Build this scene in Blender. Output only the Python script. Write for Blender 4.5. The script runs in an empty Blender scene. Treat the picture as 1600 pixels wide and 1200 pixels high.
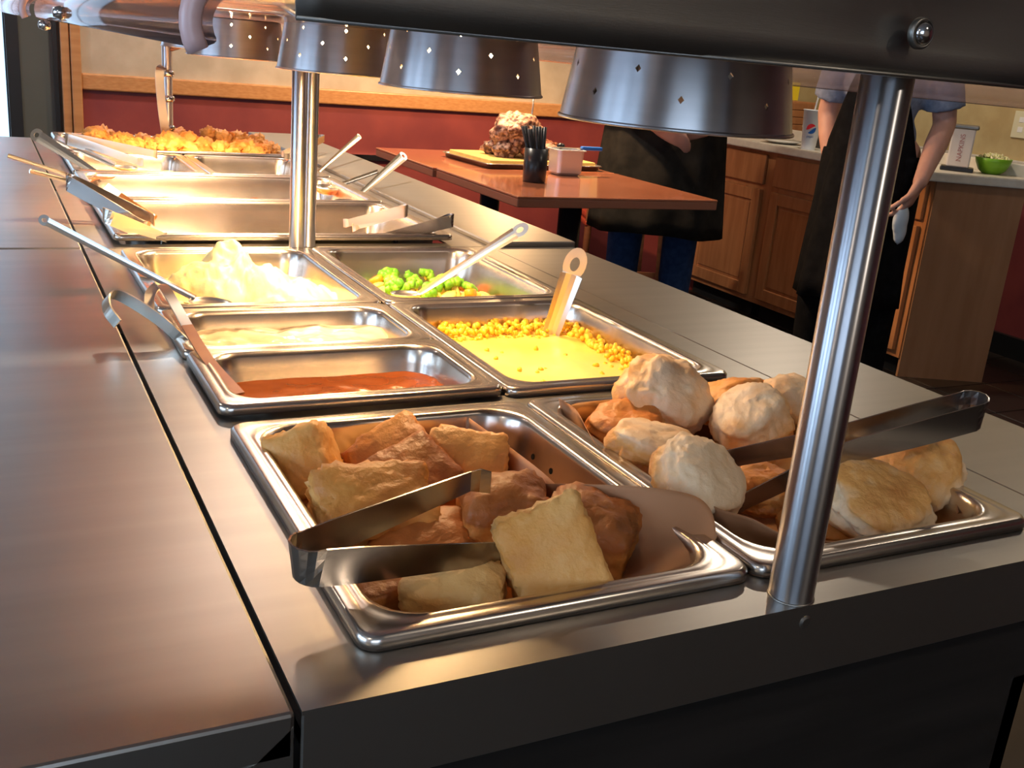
import bpy, bmesh, math, random
from mathutils import Vector, Matrix, Euler, noise
R = math.radians
scn = bpy.context.scene
COL = scn.collection
random.seed(7)

# ------------------------------------------------------------------ camera
F_PX, PITCH, ROLL, YAW = 1611.56, .3095, .0886, .4874
CAM = Vector((-.1603, -.4105, .3069))
fw = Vector((math.sin(YAW)*math.cos(PITCH), math.cos(YAW)*math.cos(PITCH), -math.sin(PITCH)))
rt0 = Vector((math.cos(YAW), -math.sin(YAW), 0)); up0 = rt0.cross(fw)
rt = rt0*math.cos(ROLL) + up0*math.sin(ROLL)
up = up0*math.cos(ROLL) - rt0*math.sin(ROLL)
cd = bpy.data.cameras.new('camera'); cam = bpy.data.objects.new('camera', cd); COL.objects.link(cam)
cam.matrix_world = Matrix(((rt.x, up.x, -fw.x, CAM.x), (rt.y, up.y, -fw.y, CAM.y), (rt.z, up.z, -fw.z, CAM.z), (0, 0, 0, 1)))
cd.sensor_width = 36; cd.lens = F_PX/1600*36; cd.clip_start = .01; cd.clip_end = 60
scn.camera = cam
# ------------------------------------------------------------------ exposure, sky, big lights
scn.view_settings.view_transform = 'Standard'; scn.view_settings.look = 'None'
scn.view_settings.gamma = 1; scn.view_settings.use_curve_mapping = False
scn.view_settings.exposure = 0.0
w = bpy.data.worlds.new('sky'); scn.world = w; w.use_nodes = True
bg = w.node_tree.nodes['Background']; bg.inputs[0].default_value = (.55, .72, 1, 1); bg.inputs[1].default_value = 2.2

def area(name, loc, rot, sx, sy, power, color):
    l = bpy.data.lights.new(name, 'AREA'); l.shape = 'RECTANGLE'; l.size = sx; l.size_y = sy; l.energy = power; l.color = color
    o = bpy.data.objects.new(name, l); COL.objects.link(o); o.location = loc; o.rotation_euler = rot
    return o
for wy, wp in ((-.75, 16), (.3, 20), (1.35, 16)): area('window_daylight', (-3.42, wy, .55), (0, R(-90), 0), 1.4, .62, wp, (.52, .73, 1))        # left wall window, one per pane
area('window_daylight', (-1.7, -3.3, .75), (R(90), 0, 0), 2.4, 1.3, 26, (.70, .82, 1))       # wall behind the camera
def lamp_point(name, loc, power, color, rad=.03):
    l = bpy.data.lights.new(name, 'POINT'); l.energy = power; l.color = color; l.shadow_soft_size = rad
    o = bpy.data.objects.new(name, l); COL.objects.link(o); o.location = loc; return o

def lamp_spot(name, loc, power, color, cone=125, rad=.02):
    l = bpy.data.lights.new(name, 'SPOT'); l.energy = power; l.color = color; l.shadow_soft_size = rad; l.spot_size = R(cone); l.spot_blend = .5
    o = bpy.data.objects.new(name, l); COL.objects.link(o); o.location = loc; return o

# ------------------------------------------------------------------ projection to world planes (metres)
def U(u, v, val=0.0, axis=2):
    d = fw + rt*((u-800)/F_PX) - up*((v-600)/F_PX)
    t = (val-CAM[axis])/d[axis]
    return CAM + d*t

# ------------------------------------------------------------------ materials
def mat(name, col, rough=.5, metal=0., col2=None, scale=20., bump=0., bscale=60., stretch=None, spec=.5, emit=None, est=0., trans=0., ior=1.45, coat=0., sss=0., cfac=(.35, .65), detail=4, aniso=None):
    m = bpy.data.materials.new(name); m.use_nodes = True
    nt = m.node_tree; b = nt.nodes['Principled BSDF']
    b.inputs['Base Color'].default_value = (*col, 1); b.inputs['Roughness'].default_value = rough
    b.inputs['Metallic'].default_value = metal; b.inputs['Specular IOR Level'].default_value = spec
    b.inputs['Transmission Weight'].default_value = trans; b.inputs['IOR'].default_value = ior
    b.inputs['Coat Weight'].default_value = coat; b.inputs['Coat Roughness'].default_value = .08
    if sss: b.inputs['Subsurface Weight'].default_value = sss; b.inputs['Subsurface Radius'].default_value = (.01, .006, .003)
    if emit: b.inputs['Emission Color'].default_value = (*emit, 1); b.inputs['Emission Strength'].default_value = est
    if aniso:
        b.inputs['Anisotropic'].default_value = aniso[0]; b.inputs['Anisotropic Rotation'].default_value = aniso[1]
        tg = nt.nodes.new('ShaderNodeTangent'); tg.direction_type = 'RADIAL'; tg.axis = 'Z'; nt.links.new(tg.outputs[0], b.inputs['Tangent'])
    def coords(sc):
        tc = nt.nodes.new('ShaderNodeTexCoord'); mp = nt.nodes.new('ShaderNodeMapping')
        nt.links.new(tc.outputs['Object'], mp.inputs[0])
        if stretch: mp.inputs['Scale'].default_value = stretch
        n = nt.nodes.new('ShaderNodeTexNoise'); n.inputs['Scale'].default_value = sc; n.inputs['Detail'].default_value = detail
        nt.links.new(mp.outputs[0], n.inputs['Vector']); return n
    if col2:
        n = coords(scale); r = nt.nodes.new('ShaderNodeValToRGB')
        r.color_ramp.elements[0].position = cfac[0]; r.color_ramp.elements[1].position = cfac[1]
        r.color_ramp.elements[0].color = (*col, 1); r.color_ramp.elements[1].color = (*col2, 1)
        nt.links.new(n.outputs[0], r.inputs[0]); nt.links.new(r.outputs[0], b.inputs['Base Color'])
    if bump:
        n = coords(bscale); bp = nt.nodes.new('ShaderNodeBump'); bp.inputs['Strength'].default_value = bump; bp.inputs['Distance'].default_value = .002
        nt.links.new(n.outputs[0], bp.inputs['Height']); nt.links.new(bp.outputs[0], b.inputs['Normal'])
    return m

M = {}
M['counter'] = mat('brushed counter steel', (.345, .325, .295), .37, 1, (.375, .353, .32), 3, .012, 160, (1, 14, 1))
M['pan'] = mat('pan steel', (.66, .60, .54), .24, 1, (.50, .45, .40), 14, .05, 30)
M['chrome'] = mat('polished steel', (.62, .62, .63), .13, 1)
M['pole'] = mat('brushed pole steel', (.60, .60, .63), .34, 1, aniso=(.97, .25))
M['utensil'] = mat('utensil steel', (.74, .69, .62), .28, 1)
M['satin'] = mat('satin deep pan steel', (.72, .74, .78), .5, 1)
M['tong'] = mat('tong steel', (.40, .37, .35), .20, 1, bump=.05, bscale=25)
M['plate'] = mat('dull steel housing', (.24, .225, .205), .40, 1, (.28, .265, .24), 4, .05, 150, (1, 1, 14))
M['shade'] = mat('brushed aluminium', (.52, .52, .53), .36, 1, (.57, .57, .58), 8, aniso=(.8, .25), stretch=(1, 1, 12))
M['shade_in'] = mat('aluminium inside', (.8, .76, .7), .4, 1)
def acrylic_mat():
    m = bpy.data.materials.new('clear acrylic'); m.use_nodes = True; nt = m.node_tree; nt.nodes.clear()
    o = nt.nodes.new('ShaderNodeOutputMaterial'); tr = nt.nodes.new('ShaderNodeBsdfTransparent'); tr.inputs[0].default_value = (.97, .93, .95, 1)
    gl = nt.nodes.new('ShaderNodeBsdfGlossy'); gl.inputs['Roughness'].default_value = .06; df = nt.nodes.new('ShaderNodeBsdfTranslucent'); df.inputs[0].default_value = (.80, .66, .68, 1)
    lw = nt.nodes.new('ShaderNodeLayerWeight'); lw.inputs[0].default_value = .12; m1 = nt.nodes.new('ShaderNodeMixShader'); m2 = nt.nodes.new('ShaderNodeMixShader')
    m2.inputs[0].default_value = .30; nt.links.new(tr.outputs[0], m2.inputs[1]); nt.links.new(df.outputs[0], m2.inputs[2])
    nt.links.new(lw.outputs['Fresnel'], m1.inputs[0]); nt.links.new(m2.outputs[0], m1.inputs[1]); nt.links.new(gl.outputs[0], m1.inputs[2]); nt.links.new(m1.outputs[0], o.inputs[0]); return m
M['acrylic'] = acrylic_mat()
M['acrylic_edge'] = mat('sawn acrylic edge', (.62, .42, .42), .35, spec=.6)
M['glass'] = mat('window glass', (.9, 1, 1), .02, 0, trans=1, ior=1.1)
M['bulb'] = mat('lit bulb', (1, .8, .5), .3, emit=(1, .66, .32), est=110)
M['bulb_off'] = mat('unlit bulb', (.75, .7, .65), .2)
M['black_wood'] = mat('black stained panel', (.008, .007, .006), .5, 0, (.016, .013, .011), 3, .1, 8, (1, 1, 14))
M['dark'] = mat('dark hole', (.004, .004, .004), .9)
M['black'] = mat('black plastic', (.012, .013, .018), .3)
M['black_cloth'] = mat('black cloth', (.003, .003, .004), .9, 0, (.006, .006, .007), 30, .3, 200, spec=.1)
M['grey_cloth'] = mat('heather grey cloth', (.15, .18, .25), .9, 0, (.20, .23, .31), 60, .2, 200, spec=.2)
M['dark_grey_cloth'] = mat('charcoal cloth', (.009, .009, .009), .9, 0, (.016, .015, .014), 20, .2, 200, spec=.1)
M['jeans'] = mat('blue denim', (.012, .035, .10), .9, 0, (.02, .05, .14), 40, .2, 200, spec=.2)
M['skin'] = mat('skin', (.42, .22, .17), .55, 0, (.50, .27, .20), 15, sss=.05)
M['lips'] = mat('lip skin', (.36, .12, .10), .5)
M['hair'] = mat('brown hair', (.03, .018, .01), .6, bump=.4, bscale=80)
M['red_wall'] = mat('dark red plaster', (.145, .024, .026), .55, 0, (.20, .036, .032), 5, .2, 30, detail=8)
M['beige_wall'] = mat('speckled tan wall covering', (.42, .35, .26), .7, 0, (.34, .28, .20), 9, .15, 40, detail=10)
M['yellow_wall'] = mat('speckled yellow wall covering', (.50, .39, .19), .7, 0, (.42, .31, .14), 9, .15, 40, detail=10)
M['oak'] = mat('oak trim', (.42, .21, .08), .4, 0, (.34, .155, .055), 5, .1, 10, (1, 1, 8))
M['oak_h'] = mat('oak rail', (.42, .21, .08), .4, 0, (.34, .155, .055), 5, .1, 10, (8, 1, 30))
M['cab'] = mat('honey stained cabinet wood', (.42, .18, .07), .38, 0, (.33, .13, .048), 5, .1, 10, (6, 6, .7))
M['cabside'] = mat('cabinet side panel', (.33, .165, .08), .5, 0, (.28, .135, .062), 4, .05, 10, (5, 5, .6))
M['olive'] = mat('olive grey paint', (.055, .06, .05), .6, 0, (.065, .07, .06), 3)
M['frame_black'] = mat('black frame', (.01, .01, .01), .4)
M['floor'] = mat('dark tile floor', (.028, .020, .016), .35, 0, (.018, .013, .011), 4, .1, 20)
M['grout'] = mat('dark grout', (.01, .009, .008), .9)
M['ceiling'] = mat('ceiling tile', (.30, .285, .27), .9, 0, (.27, .255, .24), 2)
M['plain'] = mat('warm painted wall', (.58, .50, .42), .8, 0, (.53, .46, .385), 3)
M['table'] = mat('red brown laminate', (.36, .125, .065), .13, 0, (.41, .15, .08), 6, coat=.6)
M['table_edge'] = mat('laminate edge', (.30, .12, .07), .3)
M['board'] = mat('pale cutting board', (.60, .42, .13), .5, 0, (.52, .35, .10), 5, .1, 20, (1, 8, 1))
M['ctop'] = mat('cream laminate', (.62, .57, .48), .35, 0, (.56, .51, .42), 30)
M['white'] = mat('white plastic', (.78, .77, .74), .35)
M['paper_cup'] = mat('white paper cup', (.74, .78, .84), .4)
M['blue'] = mat('blue plastic', (.02, .16, .62), .35)
M['red'] = mat('red print', (.70, .02, .03), .4)
M['logo_blue'] = mat('blue print', (.01, .10, .40), .4)
M['grey_print'] = mat('faded red print', (.36, .16, .16), .6)
M['dispenser'] = mat('pale grey card', (.60, .56, .55), .6)
M['green'] = mat('lime green plastic', (.17, .40, .02), .35)
M['salad'] = mat('pale salad', (.55, .55, .15), .6, 0, (.75, .65, .45), 60, .3, 100)
M['yellow'] = mat('yellow sign card', (.85, .68, .03), .5)
M['brown_paper'] = mat('brown kraft paper', (.42, .215, .11), .75, 0, (.36, .18, .09), 6, .15, 60, spec=.2)
M['parchment'] = mat('pale liner paper', (.58, .30, .16), .7, 0, (.52, .26, .14), 6, spec=.2)
M['gravy'] = mat('brown gravy', (.26, .062, .012), .12, 0, (.34, .09, .02), 9, .25, 20, coat=.4)
M['gravy_dry'] = mat('gravy coated steel', (.36, .15, .04), .35, .3, (.25, .08, .02), 20)
M['cream'] = mat('white gravy', (.72, .60, .42), .25, 0, (.62, .47, .28), 14, .5, 30, coat=.2)
M['mash'] = mat('mashed potato', (.78, .62, .25), .5, 0, (.82, .72, .42), 10, .5, 60, sss=.1)
M['corn_liquid'] = mat('cream corn sauce', (.86, .58, .10), .3, 0, (.88, .66, .22), 6, .3, 40)
M['corn'] = mat('corn kernels', (.88, .50, .02), .3, 0, (.90, .60, .05), 30, sss=.1)
M['broccoli'] = mat('broccoli green', (.07, .28, .01), .5, 0, (.22, .48, .03), 60, .6, 120)
M['carrot'] = mat('carrot orange', (.85, .22, .01), .4, 0, (.80, .30, .02), 30)
M['squash'] = mat('yellow squash', (.82, .60, .10), .4, 0, (.75, .62, .18), 30)
M['cheese_food'] = mat('pale casserole', (.70, .50, .20), .5, 0, (.80, .62, .30), 40, .5, 80)
M['fried'] = mat('fried batter', (.50, .17, .025), .55, 0, (.72, .34, .07), 40, 1., 150, detail=8)
M['meat'] = mat('charred meat', (.10, .035, .02), .45, 0, (.52, .30, .20), 55, 1., 120, cfac=(.42, .6), detail=8)
M['meat_dark'] = mat('dark roasted bark', (.05, .018, .01), .4, 0, (.40, .13, .06), 40, 1., 100, detail=8)
M['shoe'] = mat('dark shoe leather', (.015, .014, .014), .4)
M['sole'] = mat('grey sole', (.35, .36, .40), .5)
M['glove'] = mat('clear grey glove plastic', (.45, .52, .58), .3, spec=.6)
M['red_seat'] = mat('red chair vinyl', (.22, .03, .015), .4)
M['dark_wood'] = mat('brown chair wood', (.16, .06, .025), .45, 0, (.12, .04, .018), 8, .1, 10, (1, 1, 6))
M['ceil_lamp'] = mat('lit diffuser', (1, 1, 1), .5, emit=(1, .85, .62), est=5)
M['amber'] = mat('lit amber glass', (.9, .3, .05), .3, emit=(1, .26, .04), est=15)
M['amber_l'] = mat('lit ceiling glow', (.9, .3, .05), .3, emit=(1, .45, .12), est=5)
M['stainless_dark'] = mat('dark appliance', (.03, .03, .03), .3)
M['outlet'] = mat('pale outlet plate', (.66, .62, .42), .5)

def bread_mat(name, crumb, crust, dark, sc=30):
    """crust tone follows the 'crust' point attribute of the baked piece"""
    m = bpy.data.materials.new(name); m.use_nodes = True; nt = m.node_tree; b = nt.nodes['Principled BSDF']
    at = nt.nodes.new('ShaderNodeAttribute'); at.attribute_name = 'crust'
    tc = nt.nodes.new('ShaderNodeTexCoord'); n = nt.nodes.new('ShaderNodeTexNoise'); n.inputs['Scale'].default_value = sc; n.inputs['Detail'].default_value = 6
    oi = nt.nodes.new('ShaderNodeObjectInfo'); ad = nt.nodes.new('ShaderNodeVectorMath')
    nt.links.new(tc.outputs['Object'], ad.inputs[0]); nt.links.new(oi.outputs['Random'], ad.inputs[1]); nt.links.new(ad.outputs[0], n.inputs['Vector'])
    mx = nt.nodes.new('ShaderNodeMath'); mx.operation = 'MULTIPLY_ADD'; mx.inputs[1].default_value = .95; nt.links.new(n.outputs[0], mx.inputs[0])
    sb = nt.nodes.new('ShaderNodeMath'); sb.operation = 'SUBTRACT'; sb.inputs[1].default_value = .44
    nt.links.new(at.outputs['Fac'], mx.inputs[2]); nt.links.new(mx.outputs[0], sb.inputs[0])
    r = nt.nodes.new('ShaderNodeValToRGB'); e = r.color_ramp.elements
    e[0].position = .15; e[0].color = (*crumb, 1); e[1].position = 1; e[1].color = (*dark, 1)
    k = r.color_ramp.elements.new(.6); k.color = (*crust, 1)
    nt.links.new(sb.outputs[0], r.inputs[0]); nt.links.new(r.outputs[0], b.inputs['Base Color'])
    b.inputs['Roughness'].default_value = .48; b.inputs['Specular IOR Level'].default_value = .4
    b.inputs['Subsurface Weight'].default_value = .03; b.inputs['Subsurface Radius'].default_value = (.01, .006, .003)
    n2 = nt.nodes.new('ShaderNodeTexNoise'); n2.inputs['Scale'].default_value = 90; n2.inputs['Detail'].default_value = 6; nt.links.new(tc.outputs['Object'], n2.inputs['Vector'])
    bp = nt.nodes.new('ShaderNodeBump'); bp.inputs['Strength'].default_value = .9; bp.inputs['Distance'].default_value = .003
    nt.links.new(n2.outputs[0], bp.inputs['Height']); nt.links.new(bp.outputs[0], b.inputs['Normal'])
    return m
M['roll'] = bread_mat('baked roll', (.74, .40, .13), (.64, .26, .055), (.36, .11, .022))
M['roll_pale'] = bread_mat('pale baked roll', (.80, .47, .17), (.70, .31, .065), (.44, .14, .028))
M['biscuit'] = bread_mat('baked biscuit', (.76, .56, .35), (.68, .33, .09), (.48, .16, .03), 45)

# ------------------------------------------------------------------ object helpers
def link(name, me, mats=None, parent=None, loc=None, rot=None, smooth=False):
    o = bpy.data.objects.new(name, me); COL.objects.link(o)
    if mats is not None:
        for m in (mats if isinstance(mats, (list, tuple)) else [mats]): me.materials.append(m)
    if parent is not None: o.parent = parent
    if loc is not None: o.location = loc
    if rot is not None: o.rotation_euler = rot
    if smooth:
        for p in me.polygons: p.use_smooth = True
    return o
def from_bm(name, bm, mats, parent=None, loc=None, rot=None, smooth=False, normals=True):
    if normals: bmesh.ops.recalc_face_normals(bm, faces=bm.faces)
    me = bpy.data.meshes.new(name); bm.to_mesh(me); bm.free()
    return link(name, me, mats, parent, loc, rot, smooth)
def empty(name, loc=(0, 0, 0), rot=(0, 0, 0)):
    o = bpy.data.objects.new(name, None); COL.objects.link(o); o.location = loc; o.rotation_euler = rot; o.empty_display_size = .05
    return o
def tag(o, label, cat, group=None, kind=None):
    o['label'] = label; o['category'] = cat
    if group: o['group'] = group
    if kind: o['kind'] = kind
    return o
def struct(o): o['kind'] = 'structure'; return o
def box(bm, x0, y0, z0, x1, y1, z1, bev=0, seg=2):
    g = bmesh.ops.create_cube(bm, size=1)['verts']
    for v in g: v.co = Vector(((x0+x1)/2 + v.co.x*(x1-x0), (y0+y1)/2 + v.co.y*(y1-y0), (z0+z1)/2 + v.co.z*(z1-z0)))
    if bev:
        es = list({e for v in g for e in v.link_edges}); bmesh.ops.bevel(bm, geom=es, offset=bev, segments=seg, affect='EDGES', profile=.5)
    return g
def boxobj(name, m, dims, parent=None, bev=0, **k):
    bm = bmesh.new(); box(bm, *dims, bev=bev); return from_bm(name, bm, m, parent, **k)
def lathe(bm, prof, n=32, c=(0, 0, 0), cap0=False, cap1=False, ax=1.0, ay=1.0):
    rings = []
    for r, z in prof:
        rings.append([bm.verts.new((c[0]+r*math.cos(2*math.pi*i/n)*ax, c[1]+r*math.sin(2*math.pi*i/n)*ay, c[2]+z)) for i in range(n)])
    for a, b in zip(rings, rings[1:]):
        for i in range(n): bm.faces.new((a[i], a[(i+1) % n], b[(i+1) % n], b[i]))
    if cap0: bm.faces.new(rings[0][::-1])
    if cap1: bm.faces.new(rings[-1])
    return rings
def frame_axes(t):
    t = t.normalized(); a = Vector((0, 0, 1)) if abs(t.z) < .9 else Vector((1, 0, 0))
    s = t.cross(a).normalized(); return s, s.cross(t).normalized()
def tube(bm, pts, rad, n=12, cap=True):
    pts = [Vector(p) for p in pts]; rs = rad if isinstance(rad, (list, tuple)) else [rad]*len(pts); rings = []
    for i, p in enumerate(pts):
        t = pts[min(i+1, len(pts)-1)] - pts[max(i-1, 0)]; s, u = frame_axes(t)
        if rings:
            s = (ps - t.normalized()*ps.dot(t.normalized())).normalized(); u = s.cross(t.normalized())
        ps = s
        rings.append([bm.verts.new(p + (s*math.cos(2*math.pi*k/n) + u*math.sin(2*math.pi*k/n))*rs[i]) for k in range(n)])
    for a, b in zip(rings, rings[1:]):
        for k in range(n): bm.faces.new((a[k], a[(k+1) % n], b[(k+1) % n], b[k]))
    if cap: bm.faces.new(rings[0][::-1]); bm.faces.new(rings[-1])
def smooth_path(pts, k=6):
    P = [Vector(p) for p in pts]; P = [P[0]*2-P[1]] + P + [P[-1]*2-P[-2]]; out = []
    for i in range(1, len(P)-2):
        for j in range(k):
            t = j/k; a, b, c, d = P[i-1:i+3]
            out.append(.5*((2*b) + (c-a)*t + (2*a-5*b+4*c-d)*t*t + (3*b-a-3*c+d)*t**3))
    out.append(P[-2]); return out
def ribbon(bm, pts, width, half, th=.0012, dish=0.):
    """strip along pts; width = direction(s) of its breadth; half = half breadth(s); dish makes it a shallow channel"""
    n = len(pts); W = width if isinstance(width, list) else [width]*n; H = half if isinstance(half, list) else [half]*n
    if len(W) != n: W = [W[0].lerp(W[-1], i/(n-1)) for i in range(n)]
    if len(H) != n:
        m = len(H); H = [H[min(int(i/(n-1)*(m-1)), m-2)]*(1-(i/(n-1)*(m-1)-min(int(i/(n-1)*(m-1)), m-2))) + H[min(int(i/(n-1)*(m-1)), m-2)+1]*(i/(n-1)*(m-1)-min(int(i/(n-1)*(m-1)), m-2)) for i in range(n)]
    rings = []
    for i, p in enumerate(pts):
        p = Vector(p); t = (Vector(pts[min(i+1, n-1)]) - Vector(pts[max(i-1, 0)])).normalized()
        wv = (W[i] - t*W[i].dot(t)).normalized(); nv = t.cross(wv).normalized()
        ring = []
        for s in (-1, -.5, 0, .5, 1): ring.append(p + wv*H[i]*s + nv*(th/2 + dish*s*s))
        for s in (1, .5, 0, -.5, -1): ring.append(p + wv*H[i]*s + nv*(-th/2 + dish*s*s))
        rings.append([bm.verts.new(q) for q in ring])
    m = 10
    for a, b in zip(rings, rings[1:]):
        for k in range(m): bm.faces.new((a[k], a[(k+1) % m], b[(k+1) % m], b[k]))
    bm.faces.new(rings[0][::-1]); bm.faces.new(rings[-1])
def rrect(x0, y0, x1, y1, r, n=6):
    out = []; r = max(r, .0005)
    for cx, cy, a0 in ((x1-r, y0+r, -90), (x1-r, y1-r, 0), (x0+r, y1-r, 90), (x0+r, y0+r, 180)):
        for k in range(n+1):
            a = R(a0+90*k/n); out.append((cx+r*math.cos(a), cy+r*math.sin(a)))
    return out
def prism(bm, poly, z0, z1):
    a = [bm.verts.new((x, y, z0)) for x, y in poly]; b = [bm.verts.new((x, y, z1)) for x, y in poly]; n = len(poly)
    for i in range(n): bm.faces.new((a[i], a[(i+1) % n], b[(i+1) % n], b[i]))
    bm.faces.new(a[::-1]); bm.faces.new(b)
def text_mesh(s, size):
    cu = bpy.data.curves.new('lettering', 'FONT'); cu.body = s; cu.size = size; cu.align_x = 'CENTER'; cu.extrude = .0004
    o = bpy.data.objects.new('lettering', cu); COL.objects.link(o)
    dg = bpy.context.evaluated_depsgraph_get(); me = bpy.data.meshes.new_from_object(o.evaluated_get(dg))
    bpy.data.objects.remove(o); bpy.data.curves.remove(cu); return me

# ------------------------------------------------------------------ room
FZ, CZ = -.87, 1.75
XL, XR, YB, YF = -3.5, 4.17, 4.2, -3.4
def tiles(x0, x1, y0, y1, s, z):
    base = struct(boxobj('floor', M['grout'], (x0, y0, z-.1, x1, y1, z-.004)))
    bm = bmesh.new(); box(bm, 0, 0, -.0045, s-.006, s-.006, 0, bev=.002, seg=1)
    me = bpy.data.meshes.new('floor_tile'); bm.to_mesh(me); bm.free(); me.materials.append(M['floor'])
    y = 1.2
    while y < y1-.01:
        x = 1.8
        while x < x1-.01:
            o = bpy.data.objects.new('floor_tile', me); COL.objects.link(o); o.parent = base; o.location = (x+.003, y+.003, z)
            o.scale = (min(1, (x1-x)/s), min(1, (y1-y)/s), 1)
            x += s
        y += s
    rest = boxobj('floor_tile_field', M['floor'], (x0, y0, z-.0045, 1.8, y1, z), parent=base); rest['kind'] = 'stuff'
    rest = boxobj('floor_tile_field', M['floor'], (1.8, y0, z-.0045, x1, 1.2, z), parent=base); rest['kind'] = 'stuff'
tiles(XL, XR, YF, YB, .305, FZ)
struct(boxobj('ceiling', M['ceiling'], (XL, YF, CZ, XR, YB, CZ+.1)))
def wall_with_hole(name, m, axis, pos, th, a0, a1, z0, z1, holes):
    """wall in plane axis=pos; holes = [(a,b,z,z)] along the other axis"""
    As = sorted({a0, a1, *[h[0] for h in holes], *[h[1] for h in holes]}); Zs = sorted({z0, z1, *[h[2] for h in holes], *[h[3] for h in holes]})
    bm = bmesh.new()
    for i in range(len(As)-1):
        for j in range(len(Zs)-1):
            ca, cz = (As[i]+As[i+1])/2, (Zs[j]+Zs[j+1])/2
            if any(h[0] < ca < h[1] and h[2] < cz < h[3] for h in holes): continue
            if axis == 'x': box(bm, pos, As[i], Zs[j], pos+th, As[i+1], Zs[j+1])
            else: box(bm, As[i], pos, Zs[j], As[i+1], pos+th, Zs[j+1])
    bmesh.ops.remove_doubles(bm, verts=bm.verts, dist=1e-5)
    return struct(from_bm(name, bm, m))
wall_with_hole('wall_left', M['plain'], 'x', XL-.12, .12, YF, YB, FZ, CZ, [(-1.2, 1.8, -.2, 1.3)])
wall_with_hole('wall_front', M['plain'], 'y', YF-.12, .12, XL, XR, FZ, CZ, [(-3.0, -.4, 0, 1.5)])
wall_with_hole('wall_back', M['plain'], 'y', YB, .12, XL, XR, FZ, CZ, [(-1.2, -.005, -.25, 1.25)])
struct(boxobj('wall_right', M['red_wall'], (XR, YF, FZ, XR+.12, YB, CZ)))
def window(n, axis, pos, a0, a1, z0, z1, bars):
    t = struct(empty(f'window_{n}'))
    def B(nm, m, A0, Z0, A1, Z1, d0, d1):
        if axis == 'x': return boxobj(nm, m, (pos+d0, A0, Z0, pos+d1, A1, Z1), t)
        return boxobj(nm, m, (A0, pos+d0, Z0, A1, pos+d1, Z1), t)
    f = .045
    B('window_frame', M['frame_black'], a0, z0, a0+f, z1, -.02, .05); B('window_frame', M['frame_black'], a1-f, z0, a1, z1, -.02, .05)
    B('window_frame', M['frame_black'], a0, z0, a1, z0+f, -.02, .05); B('window_frame', M['frame_black'], a0, z1-f, a1, z1, -.02, .05)
    for k in range(1, bars):
        c = a0+(a1-a0)*k/bars; B('mullion', M['frame_black'], c-.015, z0, c+.015, z1, 0, .03)
    B('pane', M['glass'], a0+.01, z0+.01, a1-.01, z1-.01, .012, .016)
    return t
window(1, 'x', XL-.06, -1.2, 1.8, -.2, 1.3, 3)
window(2, 'y', YF-.06, -3.0, -.4, 0, 1.5, 3)
window(3, 'y', YB+.04, -1.2, -.006, -.25, 1.25, 2)
# black door jamb and olive panel left of the oak trim
struct(boxobj('door_1', M['frame_black'], (-.046, YB-.02, FZ, .0, YB+.03, 1.4)))
struct(boxobj('trim_1', M['frame_black'], (.118, YB-.03, FZ, .135, YB, 1.5)))
# back wall cladding: oak post, rails, red dado, speckled upper panel
struct(boxobj('trim_2', M['oak'], (.145, YB-.045, FZ, .178, YB, 1.5), bev=.004))
struct(boxobj('trim_3', M['oak'], (.18, YB-.055, FZ, .218, YB, 1.5), bev=.004))
struct(boxobj('trim_4', M['oak_h'], (.218, YB-.04, .024, 2.62, YB, .088), bev=.006))
struct(boxobj('trim_5', M['oak_h'], (.218, YB-.04, 1.0, 2.62, YB, 1.06), bev=.006))
boxobj('olive_panel', M['olive'], (.0, YB-.012, FZ, .145, YB-.0005, 1.4), [o for o in COL.objects if o.name == 'wall_back'][0])
wb = [o for o in COL.objects if o.name == 'wall_back'][0]
boxobj('red_dado', M['red_wall'], (.218, YB-.02, FZ, XR, YB-.001, .03), wb)
boxobj('speckled_panel', M['beige_wall'], (.218, YB-.02, .08, 2.62, YB-.001, 1.02), wb)
boxobj('speckled_panel', M['yellow_wall'], (2.62, YB-.02, .03, XR, YB-.001, CZ), wb)
struct(boxobj('trim_6', M['chrome'], (.8, YB-.035, -.215, 2.2, YB-.021, -.19)))
wr = [o for o in COL.objects if o.name == 'wall_right'][0]
boxobj('speckled_panel', M['yellow_wall'], (XR-.02, .5, .0, XR-.001, YB-.02, CZ), wr)
struct(boxobj('trim_7', M['ctop'], (XR-.045, 1.5, .0, XR-.021, YB-.02, .03), bev=.004))
struct(boxobj('baseboard_right', M['frame_black'], (XR-.03, YF, FZ, XR, YB, FZ+.1)))
# ceiling lamps; the last three are added, unseen, to brighten the back
k = 0
for x, y in ((-2.2, -1.2), (1.2, -1.6), (2.6, 1.2), (.7, 3.35), (-1.6, 2.6), (3.0, 3.0)):
    t = tag(empty('ceiling_light', (x, y, CZ)), ['recessed ceiling light behind the camera on the left', 'recessed ceiling light behind the camera on the right', 'recessed ceiling light over the aisle right of the counter', 'recessed ceiling light added to brighten the back wall behind the far table', 'recessed ceiling light added left of the far serving table to brighten the back', 'recessed ceiling light added over the worktop to brighten the back'][k], 'ceiling light', 'recessed ceiling lights'); k += 1
    bm = bmesh.new(); lathe(bm, [(.09, -.012), (.09, 0), (.115, 0), (.115, -.006), (.09, -.012)], 24); from_bm('trim_ring', bm, M['white'], t)
    bm = bmesh.new(); lathe(bm, [(.09, -.006), (.09, -.001)], 24, cap0=True, cap1=True); from_bm('diffuser', bm, M['ceil_lamp'], t)
    a = area('ceiling_lamp_light', (x, y, CZ-.03), (0, 0, 0), .16, .16, (12, 12, 6, 44, 14, 20)[k-1], (1, .86, .70))

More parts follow.
